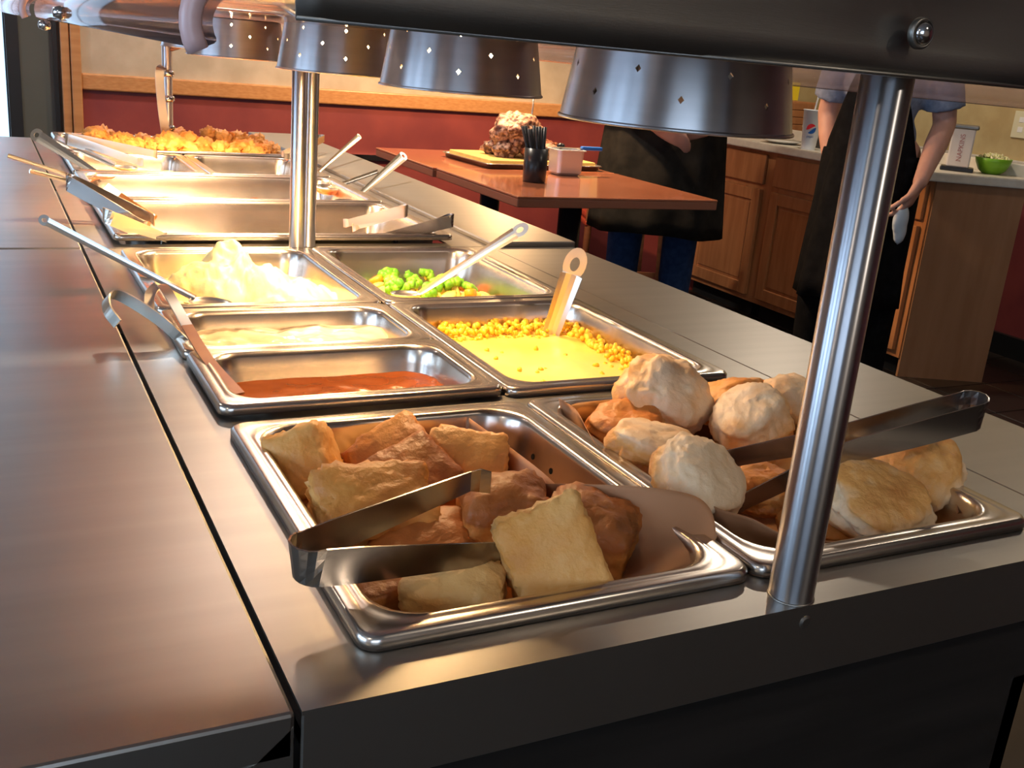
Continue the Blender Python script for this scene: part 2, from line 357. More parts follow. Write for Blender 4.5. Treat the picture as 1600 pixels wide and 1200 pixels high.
# ------------------------------------------------------------------ serving tables
W, L, YN, GAP = .264, .337, .034, .0256
XS, XSR, XO, YS = -.040, .580, .740, 1.112
Y2 = YN+L+GAP
def plate(bm, x0, x1, y0, y1, z0, z1, holes):
    xs = sorted({x0, x1, *[h[0] for h in holes], *[h[2] for h in holes]}); ys = sorted({y0, y1, *[h[1] for h in holes], *[h[3] for h in holes]})
    solid = {}
    for i in range(len(xs)-1):
        for j in range(len(ys)-1):
            cx, cy = (xs[i]+xs[i+1])/2, (ys[j]+ys[j+1])/2
            solid[i, j] = not any(h[0] < cx < h[2] and h[1] < cy < h[3] for h in holes)
    def q(*c): bm.faces.new([bm.verts.new(v) for v in c])
    for (i, j), s in solid.items():
        if not s: continue
        a, b, c, d = xs[i], xs[i+1], ys[j], ys[j+1]
        q((a, c, z1), (b, c, z1), (b, d, z1), (a, d, z1)); q((a, d, z0), (b, d, z0), (b, c, z0), (a, c, z0))
        if not solid.get((i-1, j)): q((a, d, z1), (a, d, z0), (a, c, z0), (a, c, z1))
        if not solid.get((i+1, j)): q((b, c, z1), (b, c, z0), (b, d, z0), (b, d, z1))
        if not solid.get((i, j-1)): q((a, c, z1), (a, c, z0), (b, c, z0), (b, c, z1))
        if not solid.get((i, j+1)): q((b, d, z1), (b, d, z0), (a, d, z0), (a, d, z1))
    bmesh.ops.remove_doubles(bm, verts=bm.verts, dist=1e-5)
def wellrect(x0, y0, x1, y1): e = .011; return (x0+e, y0+e, x1-e, y1-e)
near = tag(empty('steam_table', (.27, .55, FZ)), 'stainless steel steam table nearest the camera, holding the bread and biscuit pans', 'steam table', 'steam tables of the buffet')
far = tag(empty('steam_table', (.27, 1.95, FZ)), 'far stainless steel steam table under the glare, holding the fried chicken pan', 'steam table', 'steam tables of the buffet')
def P(o, t):            # keep world coordinates under a placed empty
    o.parent = t; o.location = Vector(o.location) - t.location; return o
holes = [wellrect(0, YN, 2*W, YN+L), wellrect(0, Y2, 2*W, Y2+L), wellrect(0, Y2+L, 2*W, Y2+2*L)]
bm = bmesh.new(); plate(bm, XS, XSR, 0, YS-.002, -.0025, 0, holes)
P(from_bm('top_plate', bm, M['counter']), near)
bm = bmesh.new(); box(bm, XS, 0, -.052, XSR, .0025, -.0015, bev=.001, seg=1); P(from_bm('front_apron', bm, M['counter']), near)
def shelf(name, x0, x1, y0, y1, z, t, m=M['counter']):
    s = P(boxobj(name, m, (x0, y0, z-.026, x1, y1, z), bev=.0022), t); return s
# shelves
lab = [('left', XS-.46, XS-.0035), ('right', XSR+.002, XO)]
shelf('side_shelf', XS-.46, XS-.0032, -.0, YS-.003, 0.0, near)
shelf('side_shelf', XSR+.0018, XO, 0, YS-.003, -.0005, near)
bm = bmesh.new(); box(bm, XS-.46, 0.002, -.054, XS-.0032, .005, -.02); P(from_bm('shelf_apron', bm, M['plate']), near)
bm = bmesh.new(); box(bm, XSR+.0018, 0.0, -.052, XO, .0025, -.02); P(from_bm('shelf_apron', bm, M['counter']), near)
bm = bmesh.new()            # folded corner gusset on the left shelf
vs = [bm.verts.new(v) for v in ((XS-.05, 0.0, -.05), (XS-.004, 0.0, -.05), (XS-.004, 0.0, -.008), (XS-.05, .0018, -.05), (XS-.004, .0018, -.05), (XS-.004, .0018, -.008))]
for f in ((0, 1, 2), (5, 4, 3), (0, 3, 4, 1), (1, 4, 5, 2), (2, 5, 3, 0)): bm.faces.new([vs[i] for i in f])
P(from_bm('corner_gusset', bm, M['plate']), near)
P(boxobj('base_panel', M['black_wood'], (XS+.03, .03, FZ+.1, XSR-.02, .045, -.03)), near)
P(boxobj('base_panel', M['black_wood'], (XS+.03, .03, FZ+.1, XS+.045, YS-.02, -.13)), near)
P(boxobj('base_panel', M['black_wood'], (XSR-.035, .03, FZ+.1, XSR-.02, YS-.02, -.13)), near)
P(boxobj('well_tank', M['plate'], (.0, .05, -.30, 2*W, YS-.03, -.13)), near)
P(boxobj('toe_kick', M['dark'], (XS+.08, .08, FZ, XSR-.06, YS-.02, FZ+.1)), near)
bm = bmesh.new(); c = U(1258, 972, 0, 1); lathe(bm, [(.0045, -.001), (.0045, .0005), (.003, .0012)], 16, cap1=True)
P(from_bm('screw', bm, M['plate'], loc=c, rot=(R(90), 0, 0)), near)
# far table
YE = 2.52
fh = [wellrect(0, 1.13, 2*W, 1.13+L), wellrect(0, 1.47, 2*W, 1.47+L), wellrect(0, 1.81, 2*W, 1.81+L), wellrect(0, 2.15, 2*W, 2.15+L)]
bm = bmesh.new(); plate(bm, XS, XSR, YS, YE, -.0025, .0, fh); P(from_bm('top_plate', bm, M['counter']), far)
shelf('side_shelf', XS-.30, XS-.0032, YS, YE, .001, far)
shelf('side_shelf', XSR+.0018, XO+.006, YS, YE+.35, .0075, far)
P(boxobj('base_panel', M['black_wood'], (XS+.03, YS+.02, FZ+.1, XS+.045, YE-.02, -.13)), far)
P(boxobj('base_panel', M['black_wood'], (XSR-.035, YS+.02, FZ+.1, XSR-.02, YE-.02, -.13)), far)
P(boxobj('well_tank', M['plate'], (.0, YS+.02, -.30, 2*W, YE-.02, -.13)), far)
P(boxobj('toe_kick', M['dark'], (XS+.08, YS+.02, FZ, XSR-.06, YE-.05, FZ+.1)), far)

# ------------------------------------------------------------------ pans
def pan(x0, y0, x1, y1, label, depth=.062, z=0., rc=.03, holes=False, name='steam_pan', skirt=.0095, group='steam pans in the wells', mt=None):
    cx, cy = (x0+x1)/2, (y0+y1)/2; w, h = x1-x0-.003, y1-y0-.003
    t = tag(empty(name, (cx, cy, z)), label, 'pan', group)
    rings = [(0, .0006, .012), (0, skirt-.003, .012), (.0016, skirt-.0006, .012), (.003, skirt, .012), (.0095, skirt-.0012, .016), (.012, skirt-.0008, rc-.006), (.0145, skirt-.0001, rc-.004), (.017, skirt-.0013, rc-.002), (.0185, skirt-.006, rc), (.0205, -.01, rc), (.027, -depth+.012, rc*.9), (.031, -depth+.004, rc*.85), (.040, -depth, rc*.7)]
    bm = bmesh.new(); prev = None
    for d, zz, r in rings:
        pts = rrect(-w/2+d, -h/2+d, w/2-d, h/2-d, r); cur = [bm.verts.new((a, b, zz)) for a, b in pts]
        if prev:
            n = len(cur)
            for i in range(n): bm.faces.new((prev[i], prev[(i+1) % n], cur[(i+1) % n], cur[i]))
        prev = cur
    bm.faces.new(prev)
    b = from_bm('pan_body', bm, mt or M['pan'], t, smooth=True, normals=True)
    md = b.modifiers.new('thickness', 'SOLIDIFY'); md.thickness = .0008; md.offset = -1
    if holes:
        bm = bmesh.new()
        def dot(p, nrm):
            s, u = frame_axes(nrm); vs = [bm.verts.new(p + nrm*.0004 + (s*math.cos(a)+u*math.sin(a))*.0026) for a in [2*math.pi*i/10 for i in range(10)]]; bm.faces.new(vs)
        for i in range(6):
            for j, zz in ((0, -.020), (1, -.034)):
                xx = -w/2+.06+i*.028+(.014*j); f = (zz+.01)/(-depth+.022); ins = .0205+.0065*f
                if xx < w/2-.05: dot(Vector((xx, h/2-ins, zz)), Vector((0, -1, .12)).normalized())
        for i in range(7):
            for j, zz in ((0, -.016), (1, -.028)):
                yy = -h/2+.07+i*.032+.012*j; f = (zz+.01)/(-depth+.022); ins = .0205+.0065*f
                dot(Vector((w/2-ins, yy, zz)), Vector((-1, 0, .12)).normalized())
        from_bm('perforations', bm, M['dark'], t, normals=False)['kind'] = 'stuff'
    return t
def fill(name, m, x0, y0, x1, y1, hf, label, cat, inset=.021, rc=.028, nr=26, kind='stuff', n=6):
    """food surface inside a pan: rings of a rounded rectangle closing to its middle, height hf(x,y)"""
    cx, cy = (x0+x1)/2, (y0+y1)/2; bm = bmesh.new(); base = rrect(x0+inset, y0+inset, x1-inset, y1-inset, rc, n)
    pts = []
    for i in range(len(base)):      # densify
        a, b = Vector(base[i]), Vector(base[(i+1) % len(base)]); k = max(1, int((b-a).length/.008))
        for q in range(k): pts.append(a.lerp(b, q/k))
    prev = None; m_ = len(pts)
    bot = [bm.verts.new((p.x-cx, p.y-cy, hf(p.x, p.y)-.02)) for p in pts]; prev = bot
    for r in range(nr):
        f = 1-r/nr; cur = [bm.verts.new(((p.x-cx)*f, (p.y-cy)*f, hf(cx+(p.x-cx)*f, cy+(p.y-cy)*f))) for p in pts]
        for i in range(m_): bm.faces.new((prev[i], prev[(i+1) % m_], cur[(i+1) % m_], cur[i]))
        prev = cur
    c = bm.verts.new((0, 0, hf(cx, cy)))
    for i in range(m_): bm.faces.new((prev[i], prev[(i+1) % m_], c))
    o = from_bm(name, bm, m, loc=(cx, cy, 0), smooth=True); return tag(o, label, cat, kind=kind)
def nz(x, y, s, seed=0): return noise.noise(Vector((x*s, y*s, seed)))

pan(0, YN, W, YN+L, 'perforated steel pan of bread squares, nearest and leftmost at the counter front', holes=True, depth=.066, rc=.034)
pan(W, YN, 2*W, YN+L, 'front right steel pan lined with brown paper and heaped with biscuits', depth=.05, rc=.034)
pan(0, Y2, W, Y2+L/2, 'narrow steel pan of smooth brown gravy behind the bread pan', z=.003)
pan(0, Y2+L/2, W, Y2+L, 'narrow steel pan of lumpy white gravy between brown gravy and mashed potato')
pan(W, Y2, 2*W, Y2+L, 'large steel pan of bright yellow creamed corn')
pan(0, Y2+L, W, Y2+2*L, 'steel pan of mashed potato just in front of the far post')
pan(W, Y2+L, 2*W, Y2+2*L, 'steel pan with a little mixed broccoli and carrot')
pan(0, 1.13, 2*W, 1.13+L, 'wide nearly empty pan with amber reflections, first behind the middle post', z=.006)
pan(0, 1.47, 2*W, 1.47+L, 'second wide pan behind the middle post, under the brightest glare', z=.006)
pan(0, 1.81, W, 1.81+L, 'half-width pan with a little pale casserole in front of the chicken, left', z=.006)
pan(W, 1.81, 2*W, 1.81+L, 'half-width pan with a ladle in front of the chicken, right', z=.006)
pan(0, 2.15, 2*W, 2.15+L, 'farthest wide pan heaped with fried chicken', z=.012, depth=.05)

fill('brown_gravy', M['gravy'], 0, Y2, W, Y2+L/2, lambda x, y: -.0155+.0010*nz(x, y, 60), 'smooth reddish brown gravy filling the narrow front pan', 'gravy')
fill('white_gravy', M['cream'], 0, Y2+L/2, W, Y2+L, lambda x, y: -.011+.005*nz(x, y, 35, 3)+.0025*nz(x, y, 110, 3), 'lumpy white gravy with a cooked skin in narrow pan', 'gravy')
def mash_h(x, y):
    py = Y2+L+.150; wob = .012*nz(x, y, 22, 2); h = 0
    for qx, qy, a, r_ in ((.085, py+.01, .052, .036), (.118, py+.03, .072, .032), (.150, py, .050, .030), (.185, py-.02, .030, .040), (.065, py-.04, .016, .035), (.21, py-.03, .010, .04)):
        d = math.hypot(x-qx+wob, y-qy+wob); h = max(h, a*max(0, 1-(d/(r_*1.9))**2)**1.1)
    return -.026+h+.007*nz(x, y, 45, 4)+.004*nz(x, y, 110, 4)+.002*nz(x, y, 260, 4)
fill('mashed_potato', M['mash'], 0, Y2+L, W, Y2+2*L, mash_h, 'mound of yellowish mashed potato sloping down to the right', 'mashed potato', nr=44)
fill('corn_sauce', M['corn_liquid'], W, Y2, 2*W, Y2+L, lambda x, y: -.0215+.0025*nz(x, y, 30, 5), 'pale yellow creamed corn sauce in the large pan', 'creamed corn', nr=26)
fill('vegetable_broth', M['squash'], W, Y2+L, 2*W, Y2+2*L, lambda x, y: -.054+.003*nz(x, y, 40, 6), 'thin yellow broth under the mixed vegetables', 'broth', inset=.027)
fill('pan_drippings', M['gravy_dry'], 0, 1.13, 2*W, 1.13+L, lambda x, y: -.048+.001*nz(x, y, 40, 6), 'thin amber drippings in the wide pan behind the post', 'drippings', inset=.026)
fill('bean_sauce', M['gravy'], 0, 1.47, 2*W, 1.47+L, lambda x, y: -.03+.004*nz(x, y, 50, 6), 'brown sauce deep in the second wide pan behind the post', 'sauce')
fill('pale_casserole', M['cheese_food'], 0, 1.81, W, 1.81+L, lambda x, y: -.02+.012*nz(x, y, 30, 8)+.012*math.exp(-((x-.10)/.04)**2-((y-2.02)/.06)**2), 'pale crumbly casserole in the left pan before the chicken', 'casserole')
fill('pale_casserole', M['cream'], W, 1.81, 2*W, 1.81+L, lambda x, y: -.03+.005*nz(x, y, 30, 9), 'cream sauce around the ladle in the right pan before the chicken', 'sauce')
# corn kernels: one countless mass
bm = bmesh.new(); rnd = random.Random(3)
for i in range(1500):
    x = W+.024+rnd.random()*(W-.048); y = Y2+.024+rnd.random()*(L-.048)
    e = min(x-W-.02, 2*W-.02-x); ey = min(y-Y2-.02, Y2+L-.02-y)
    back = (y-Y2)/L; right = (x-W)/W
    dens = .03 + .9*(back > .78) + .9*(right > .80) + .5*(e < .03 or ey < .035)
    if rnd.random() > dens: continue
    zz = -.0225+rnd.random()*.004 + (.008*rnd.random() if (back > .8 or right > .8) else -.002)
    g = bmesh.ops.create_icosphere(bm, subdivisions=1, radius=1)['verts']; mx = Matrix.Translation((x-1.5*W, y-Y2-L/2, zz)) @ Euler((rnd.random()*3, rnd.random()*3, rnd.random()*3)).to_matrix().to_4x4() @ Matrix.Diagonal((.0048, .0038, .003, 1))
    for v in g: v.co = mx @ v.co
o = from_bm('corn_kernels', bm, M['corn'], loc=(1.5*W, Y2+L/2, 0), smooth=True); tag(o, 'heap of bright yellow corn kernels round the edges of the sauce', 'corn', kind='stuff')

ORD = ['leftmost', 'second from the left', 'third from the left', 'fourth from the left', 'fifth from the left', 'sixth from the left', 'seventh from the left', 'eighth from the left', 'ninth from the left', 'tenth from the left', 'eleventh from the left', 'twelfth from the left', 'thirteenth from the left', 'fourteenth from the left', 'fifteenth from the left', 'sixteenth from the left', 'seventeenth from the left', 'eighteenth from the left', 'nineteenth from the left', 'twentieth from the left', 'third from the right', 'second from the right', 'rightmost']
def order_labels(items, stem):
    items = [(o, (o.location-CAM).dot(rt)/(o.location-CAM).dot(fw)) for o in items]; items.sort(key=lambda q: q[1]); n = len(items)
    for i, (o, _) in enumerate(items): o['label'] = stem + ', ' + ('rightmost' if i == n-1 else ORD[i])
# ------------------------------------------------------------------ vegetables
def bake(o, ang=40):
    dg = bpy.context.evaluated_depsgraph_get(); me = bpy.data.meshes.new_from_object(o.evaluated_get(dg)); o.modifiers.clear(); o.data = me
    for p in me.polygons: p.use_smooth = True
    me.set_sharp_from_angle(angle=R(ang))
def blob(name, m, size, sub=3, amp=.15, fr=1.5, seed=0, parent=None, power=1.0, rough=.05, fr2=5):
    bm = bmesh.new(); bmesh.ops.create_icosphere(bm, subdivisions=sub, radius=1)
    for v in bm.verts:
        d = v.co.normalized(); q = d*(1+amp*noise.noise(d*fr+Vector((seed*3.1, seed, 0)))+rough*noise.noise(d*fr2+Vector((seed, 7, seed))))
        q = Vector([math.copysign(abs(c)**power, c) for c in q]); v.co = Vector((q.x*size[0], q.y*size[1], q.z*size[2]))
    return from_bm(name, bm, m, parent, smooth=True)
def floret(seed, loc, rot, s, label, group):
    t = tag(empty('broccoli_floret', loc, rot), label, 'broccoli', group)
    bm = bmesh.new(); tube(bm, [(0, 0, -.012*s), (0, 0, 0), (.001, 0, .01*s)], [.004*s, .0045*s, .006*s], 8); from_bm('stalk', bm, M['squash'], t, smooth=True)
    bm = bmesh.new(); r_ = random.Random(seed)
    for i in range(9):
        g = bmesh.ops.create_icosphere(bm, subdivisions=2, radius=.0062*s)['verts']; a = i*2.4; rr = .008*s*math.sqrt(i/9)*1.2
        c = Vector((rr*math.cos(a), rr*math.sin(a), .012*s-.3*rr+r_.random()*.002))
        for v in g: v.co = v.co*(1+.35*noise.noise(v.co*400+Vector((seed, i, 0)))) + c
    from_bm('crown', bm, M['broccoli'], t, smooth=True)
vg = random.Random(5)
vb = [(608, 440), (630, 437), (648, 446), (662, 438), (622, 452), (645, 458), (690, 452), (713, 456), (675, 462), (655, 430), (728, 459)]
for i, (u, v) in enumerate(vb):
    p = U(u, v, -.040); floret(i, p, (vg.uniform(-.9, .9), vg.uniform(-.9, .9), vg.random()*6), vg.uniform(.9, 1.25), 'green broccoli floret in the mixed vegetable pan', 'broccoli florets in the vegetable pan')
for i, (u, v, ln) in enumerate([(708, 445, 1.3), (720, 449, 1.0), (588, 436, 1.1), (735, 458, .8), (668, 455, .8)]):
    p = U(u, v, -.036); bm = bmesh.new(); lathe(bm, [(.0, -.005), (.010*ln, -.005), (.0115*ln, -.003), (.0115*ln, .003), (.010*ln, .005), (0, .005)], 16)
    bmesh.ops.remove_doubles(bm, verts=bm.verts, dist=1e-5)
    o = from_bm('carrot_slice', bm, M['carrot'], loc=p, rot=(vg.uniform(-.8, .8), vg.uniform(.2, 1), vg.random()*3), smooth=True); tag(o, 'orange carrot slice among the mixed vegetables', 'carrot', 'carrot slices in the vegetable pan')
for i, (u, v) in enumerate([(600, 455), (637, 463), (700, 464), (745, 463), (588, 448), (684, 443), (760, 465)]):
    p = U(u, v, -.044); o = blob('squash_piece', M['squash'], (.015, .012, .006), 2, .2, seed=i); o.location = p; o.rotation_euler = (vg.uniform(-.5, .5), vg.uniform(-.5, .5), vg.random()*3)
    tag(o, 'pale yellow squash piece in the mixed vegetables', 'squash', 'squash pieces in the vegetable pan')

# ------------------------------------------------------------------ fried chicken
fc = random.Random(11)
spots = [(160, 215, .030), (195, 228, .028), (178, 232, .02), (215, 236, .018), (150, 212, .045), (225, 225, .02), (275, 232, .03), (292, 222, .035), (268, 218, .03),
         (330, 212, .045), (318, 232, .022), (345, 236, .02), (352, 218, .04), (372, 222, .035), (385, 234, .024), (398, 228, .03), (415, 236, .02), (428, 240, .014), (300, 240, .016), (250, 240, .015), (362, 242, .015), (240, 232, .02), (405, 242, .014)]
for i, (u, v, zz) in enumerate(spots):
    p = U(u, v, zz+.0); p.y = min(max(p.y, 2.20), 2.44); p.x = min(max(p.x, .04), 2*W-.04)
    o = blob('fried_chicken', M['fried'], (fc.uniform(.026, .042), fc.uniform(.022, .034), fc.uniform(.018, .026)), 4, .35, 1.8, i, rough=.34, fr2=6); o.location = p; o.rotation_euler = (fc.uniform(-.6, .6), fc.uniform(-.6, .6), fc.random()*6)
    tag(o, 'craggy golden piece of fried chicken in the farthest pan', 'fried chicken', 'fried chicken heaped in the farthest pan')

# ------------------------------------------------------------------ bread and biscuits
def crust_attr(o, f):
    me = o.data; at = me.attributes.new('crust', 'FLOAT', 'POINT')
    for v in me.vertices: at.data[v.index].value = f(v.co)
def bread(label, loc, rot, size=(.068, .068, .034), m='roll', seed=0, dome=.25, top=1.0, side=.18, bottom=.75, torn=.0, group='bread squares in the front left pan', round_=.0):
    """square of pull-apart bread: baked top and base, pale torn sides"""
    bm = bmesh.new(); bmesh.ops.create_cube(bm, size=2); bmesh.ops.subdivide_edges(bm, edges=bm.edges, cuts=13, use_grid_fill=True)
    sx, sy, sz = [s/2 for s in size]; so = Vector((seed*5.3, seed*2.7, seed))
    for v in bm.verts:
        c = v.co.copy(); q = c.copy()
        k = 11-7*round_; ln = (abs(c.x)**k+abs(c.y)**k+abs(c.z)**k)**(1/k); q = c/ln*(1.0)
        ex = max(abs(q.x), abs(q.y))
        if q.z > 0: q.z *= 1+dome*(1-ex*ex)-.1
        n1 = noise.noise(c*1.1+so)*.09; n2 = noise.noise(c*3.5+so)*.045; n3 = noise.noise(c*7+so)*(.035+torn*(.08 if ex > .9 else 0))+.015*noise.noise(c*16+so)
        if q.z > 0: n2 += -.07*max(0, 1-abs(noise.noise(c*1.7+so*1.9))*7)+.03*noise.noise(c*4.5+so)
        q *= 1+n1+n2+n3
        v.co = Vector((q.x*sx, q.y*sy, q.z*sz))
    o = from_bm('bread_square', bm, M[m], loc=loc, rot=rot, smooth=True)
    def f(co):
        z = co.z/sz; e = max(abs(co.x)/sx, abs(co.y)/sy)
        t = side
        if z > .45: t = side+(top-side)*min(1, (z-.45)/.3)
        if z < -.55: t = side+(bottom-side)*min(1, (-z-.55)/.25)
        return t+.10*noise.noise(co*60+so)
    crust_attr(o, f); return tag(o, label, 'bread', group)
A = -YAW
def T(tilt, spin=0., lean=0.):
    """rotation: spin about own up, tilt the top towards the camera side, lean sideways"""
    return (Matrix.Rotation(A, 3, 'Z') @ Matrix.Rotation(lean, 3, 'Y') @ Matrix.Rotation(tilt, 3, 'X') @ Matrix.Rotation(spin, 3, 'Z')).to_euler()
bread('tall pale bread square leaning in the back left corner of the front pan', U(478, 730, -.008), T(R(62), R(12), R(-16)), (.050, .060, .044), 'roll_pale', 1, side=.45, top=.45, round_=.5)
bread('bread wedge with golden top behind the tongs, second from the left at the back', U(618, 722, -.01), T(R(38), R(38), R(-8)), (.066, .06, .034), 'roll', 2, top=.62, side=.1)
bread('flat square of bread with wrinkled golden top beside the paper divider', U(728, 730, -.004), T(R(40), R(4), R(5)), (.064, .056, .034), 'roll', 3, top=.5, side=.1, dome=.1, torn=.6)
bread('brown sided bread wedge in the middle just above the raised tong arm', U(645, 752, -.006), T(R(30), R(55), R(14)), (.062, .058, .036), 'roll', 4, top=.9, side=.7)
bread('big torn bread chunk under the left end of the tongs', U(582, 800, -.006), T(R(25), R(30), R(16)), (.082, .060, .046), 'roll_pale', 5, torn=1., top=.75, side=.25, round_=.4)
bread('bread piece filling the gap between the tong arms', U(655, 860, -.025), T(R(15), R(15), 0), (.075, .05, .04), 'roll_pale', 6, torn=.8, side=.2)
bread('dark topped round bread roll left of the paper lobe', U(788, 812, -.008), T(R(8), R(10), R(-5)), (.062, .056, .050), 'roll', 7, top=1.5, side=.45, dome=.4, round_=.6)
bread('smooth brown bread roll against the curled brown paper', U(920, 838, -.010), T(R(10), R(-20), R(4)), (.066, .058, .050), 'roll', 8, top=1.3, side=.72, dome=.3, round_=.5)
bread('upright golden bread square standing in front at the pan edge', U(864, 874, .012), T(R(64), R(30), R(4)), (.058, .070, .030), 'roll_pale', 9, top=.42, side=.05, dome=.1, torn=1.)
bread('pale crustless bread piece at the front edge of the pan', U(708, 925, -.012), T(R(20), R(-6), R(-3)), (.062, .040, .034), 'roll_pale', 10, top=.1, side=.1, bottom=.5, torn=.6, round_=.3)
bread('small dark orange bread piece in the near corner under the tong loop', U(600, 925, -.022), T(R(10), R(30), 0), (.05, .04, .03), 'roll', 11, top=.9, side=.9)
bread('bread piece buried at the left wall of the front pan', U(500, 800, -.040), T(R(0), R(30), 0), (.06, .05, .034), 'roll', 12, top=.9, side=.8)
bread('bread piece buried in the middle of the front pan', U(700, 800, -.035), T(R(8), R(70), 0), (.08, .07, .04), 'roll', 13, top=.8, side=.6)
bread('bread piece at the bottom behind the upright square', U(830, 890, -.035), T(R(0), R(20), 0), (.06, .06, .034), 'roll', 14, top=.8, side=.6)

def biscuit(label, loc, rot, size, seed=0, top=.35, side=.15, bottom=1.05, flour=.0, m='biscuit'):
    """round flaky biscuit: browned base, split layered side, knobbly top"""
    bm = bmesh.new(); bmesh.ops.create_icosphere(bm, subdivisions=5, radius=1); so = Vector((seed*4.1, seed*1.7, seed*2.3))
    for v in bm.verts:
        d = v.co.normalized(); h = math.hypot(d.x, d.y); k = 3.0; ln = (h**k+abs(d.z)**k)**(1/k); q = d/ln
        z = q.z; layer = .05*math.sin(z*9+2*noise.noise(d*1.5+so))*max(0, 1-abs(z)**3)
        crack = -.07*max(0, 1-abs(noise.noise(d*2.2+so*1.3))*9)*(1 if z > -.3 else .2)
        q *= 1+.14*noise.noise(d*1.4+so)+.08*noise.noise(d*2.8+so)+.035*noise.noise(d*7+so)+.03*noise.noise(d*15+so)+.018*noise.noise(d*32+so)
        q.x *= 1+layer; q.y *= 1+layer; q *= 1+crack*.55
        if z < -.6: q.z = -.8+ (q.z+.8)*.35
        v.co = Vector((q.x*size[0]/2, q.y*size[1]/2, q.z*size[2]/2))
    o = from_bm('biscuit', bm, M[m], loc=loc, rot=rot, smooth=True)
    def f(co):
        z = co.z/(size[2]/2); t = side
        if z > .3: t = side+(top-side)*min(1, (z-.3)/.5)
        if z < -.05: t = side+(bottom-side)*min(1, (-z-.05)/.5)
        return t+.28*noise.noise(co*38+so)
    crust_attr(o, f); return tag(o, label, 'biscuit', 'biscuits in the front right pan')
biscuit('tallest biscuit propped upright at the back of the heap', U(1040, 622, .022), T(R(38), R(20), R(42)), (.086, .074, .060), 1, top=.1, side=.35, bottom=.55)
biscuit('orange brown biscuit low at the left of the heap by the paper corner', U(978, 668, .002), T(R(20), 0, R(-10)), (.066, .056, .040), 2, top=.85, side=.75)
biscuit('lumpy pale topped biscuit below the tallest one', U(1018, 704, .008), T(R(5), 0, R(8)), (.074, .060, .040), 3, top=.12, side=.75)
biscuit('cracked pale biscuit tipped over the left rim of the pan', U(1092, 752, .016), T(R(28), R(30), R(34)), (.070, .074, .042), 4, top=.05, side=.15, bottom=.7)
biscuit('domed biscuit with browned left side in the middle of the heap', U(1172, 660, .014), T(R(24), R(60), R(-22)), (.074, .070, .060), 5, top=.12, side=.4, bottom=1.0)
biscuit('golden biscuit half hidden behind the domed one', U(1145, 630, .008), T(R(-25), 0, R(-15)), (.070, .060, .045), 6, top=.55, side=.4)
biscuit('pale biscuit at the back beside the post', U(1240, 640, .012), T(R(10), 0, R(20)), (.074, .066, .056), 7, top=.05, side=.35)
biscuit('flat split biscuit with golden cut face right of the post', U(1368, 785, .008), T(R(28), R(10), R(14)), (.086, .074, .034), 8, top=.55, side=0., bottom=.5)
biscuit('big browned biscuit standing at the right end of the heap', U(1430, 745, .004), T(R(30), R(40), R(-16)), (.082, .072, .060), 9, top=.65, side=.3)
biscuit('dark broken biscuit behind the lower tong arm', U(1192, 765, -.006), T(R(10), R(20), 0), (.050, .045, .036), 10, top=.8, side=.7)
biscuit('biscuit lying under the flat split one at the front edge', U(1290, 812, -.020), T(R(5), R(20), 0), (.076, .060, .034), 11, top=.75, side=.6)
biscuit('biscuit at the bottom of the heap in the middle', U(1120, 735, -.022), T(0), (.08, .07, .04), 12, top=.8, side=.7)
biscuit('biscuit buried under the tongs beside the post', U(1270, 735, -.015), T(0), (.08, .07, .04), 13, top=.75, side=.6)

# ------------------------------------------------------------------ paper liners
def sheet(name, grid, m, label, cat, parent=None, th=.0004):
    """grid of points (rows of Vectors) smoothed into a thin paper sheet"""
    rows = [smooth_path(r_, 5) for r_ in grid]; cols = []
    n = len(rows[0]); full = [smooth_path([r_[i] for r_ in rows], 5) for i in range(n)]
    bm = bmesh.new(); vs = [[bm.verts.new(p) for p in c] for c in full]
    for i in range(n-1):
        for j in range(len(full[0])-1): bm.faces.new((vs[i][j], vs[i+1][j], vs[i+1][j+1], vs[i][j+1]))
    o = from_bm(name, bm, m, parent, smooth=True); md = o.modifiers.new('thickness', 'SOLIDIFY'); md.thickness = th
    if label: tag(o, label, cat)
    return o
V = Vector
# divider fold running front to back, then curling towards the right wall
sheet('paper_liner', [
    [V((.203, .348, .004)), V((.201, .27, .009)), V((.198, .205, .013)), V((.196, .165, .012))],
    [V((.203, .342, -.022)), V((.200, .262, -.022)), V((.196, .195, -.022)), V((.196, .145, -.028))],
    [V((.208, .335, -.056)), V((.208, .26, -.058)), V((.205, .19, -.058)), V((.205, .14, -.058))]], M['parchment'], 'upright fold of liner paper dividing the bread pan', 'paper liner')
sheet('paper_liner', [
    [U(845, 755, .012), U(935, 757, .022), U(1020, 762, .028), U(1085, 775, .026), U(1112, 800, .020), U(1120, 840, .010)],
    [U(850, 800, -.012), U(935, 800, .0), U(1010, 805, .010), U(1065, 815, .012), U(1092, 838, .008), U(1105, 862, .003)],
    [U(865, 850, -.035), U(930, 860, -.022), U(1000, 862, -.010), U(1040, 868, -.004), U(1068, 876, -.001), U(1080, 882, -.001)],
    [U(880, 900, -.055), U(925, 905, -.04), U(975, 905, -.025), U(1010, 900, -.016), U(1035, 897, -.010), U(1050, 894, -.008)]], M['brown_paper'], 'curled lobe of brown liner paper rising over the right rim of the bread pan', 'paper liner')
sheet('paper_liner', [
    [U(648, 965, -.012), U(668, 957, .004), U(690, 966, -.012)],
    [U(640, 972, -.016), U(668, 972, -.006), U(700, 972, -.016)]], M['parchment'], 'small torn tip of paper at the near rim of the bread pan', 'paper liner')
x0, x1, y0, y1 = W+.024, 2*W-.024, YN+.024, YN+L-.024
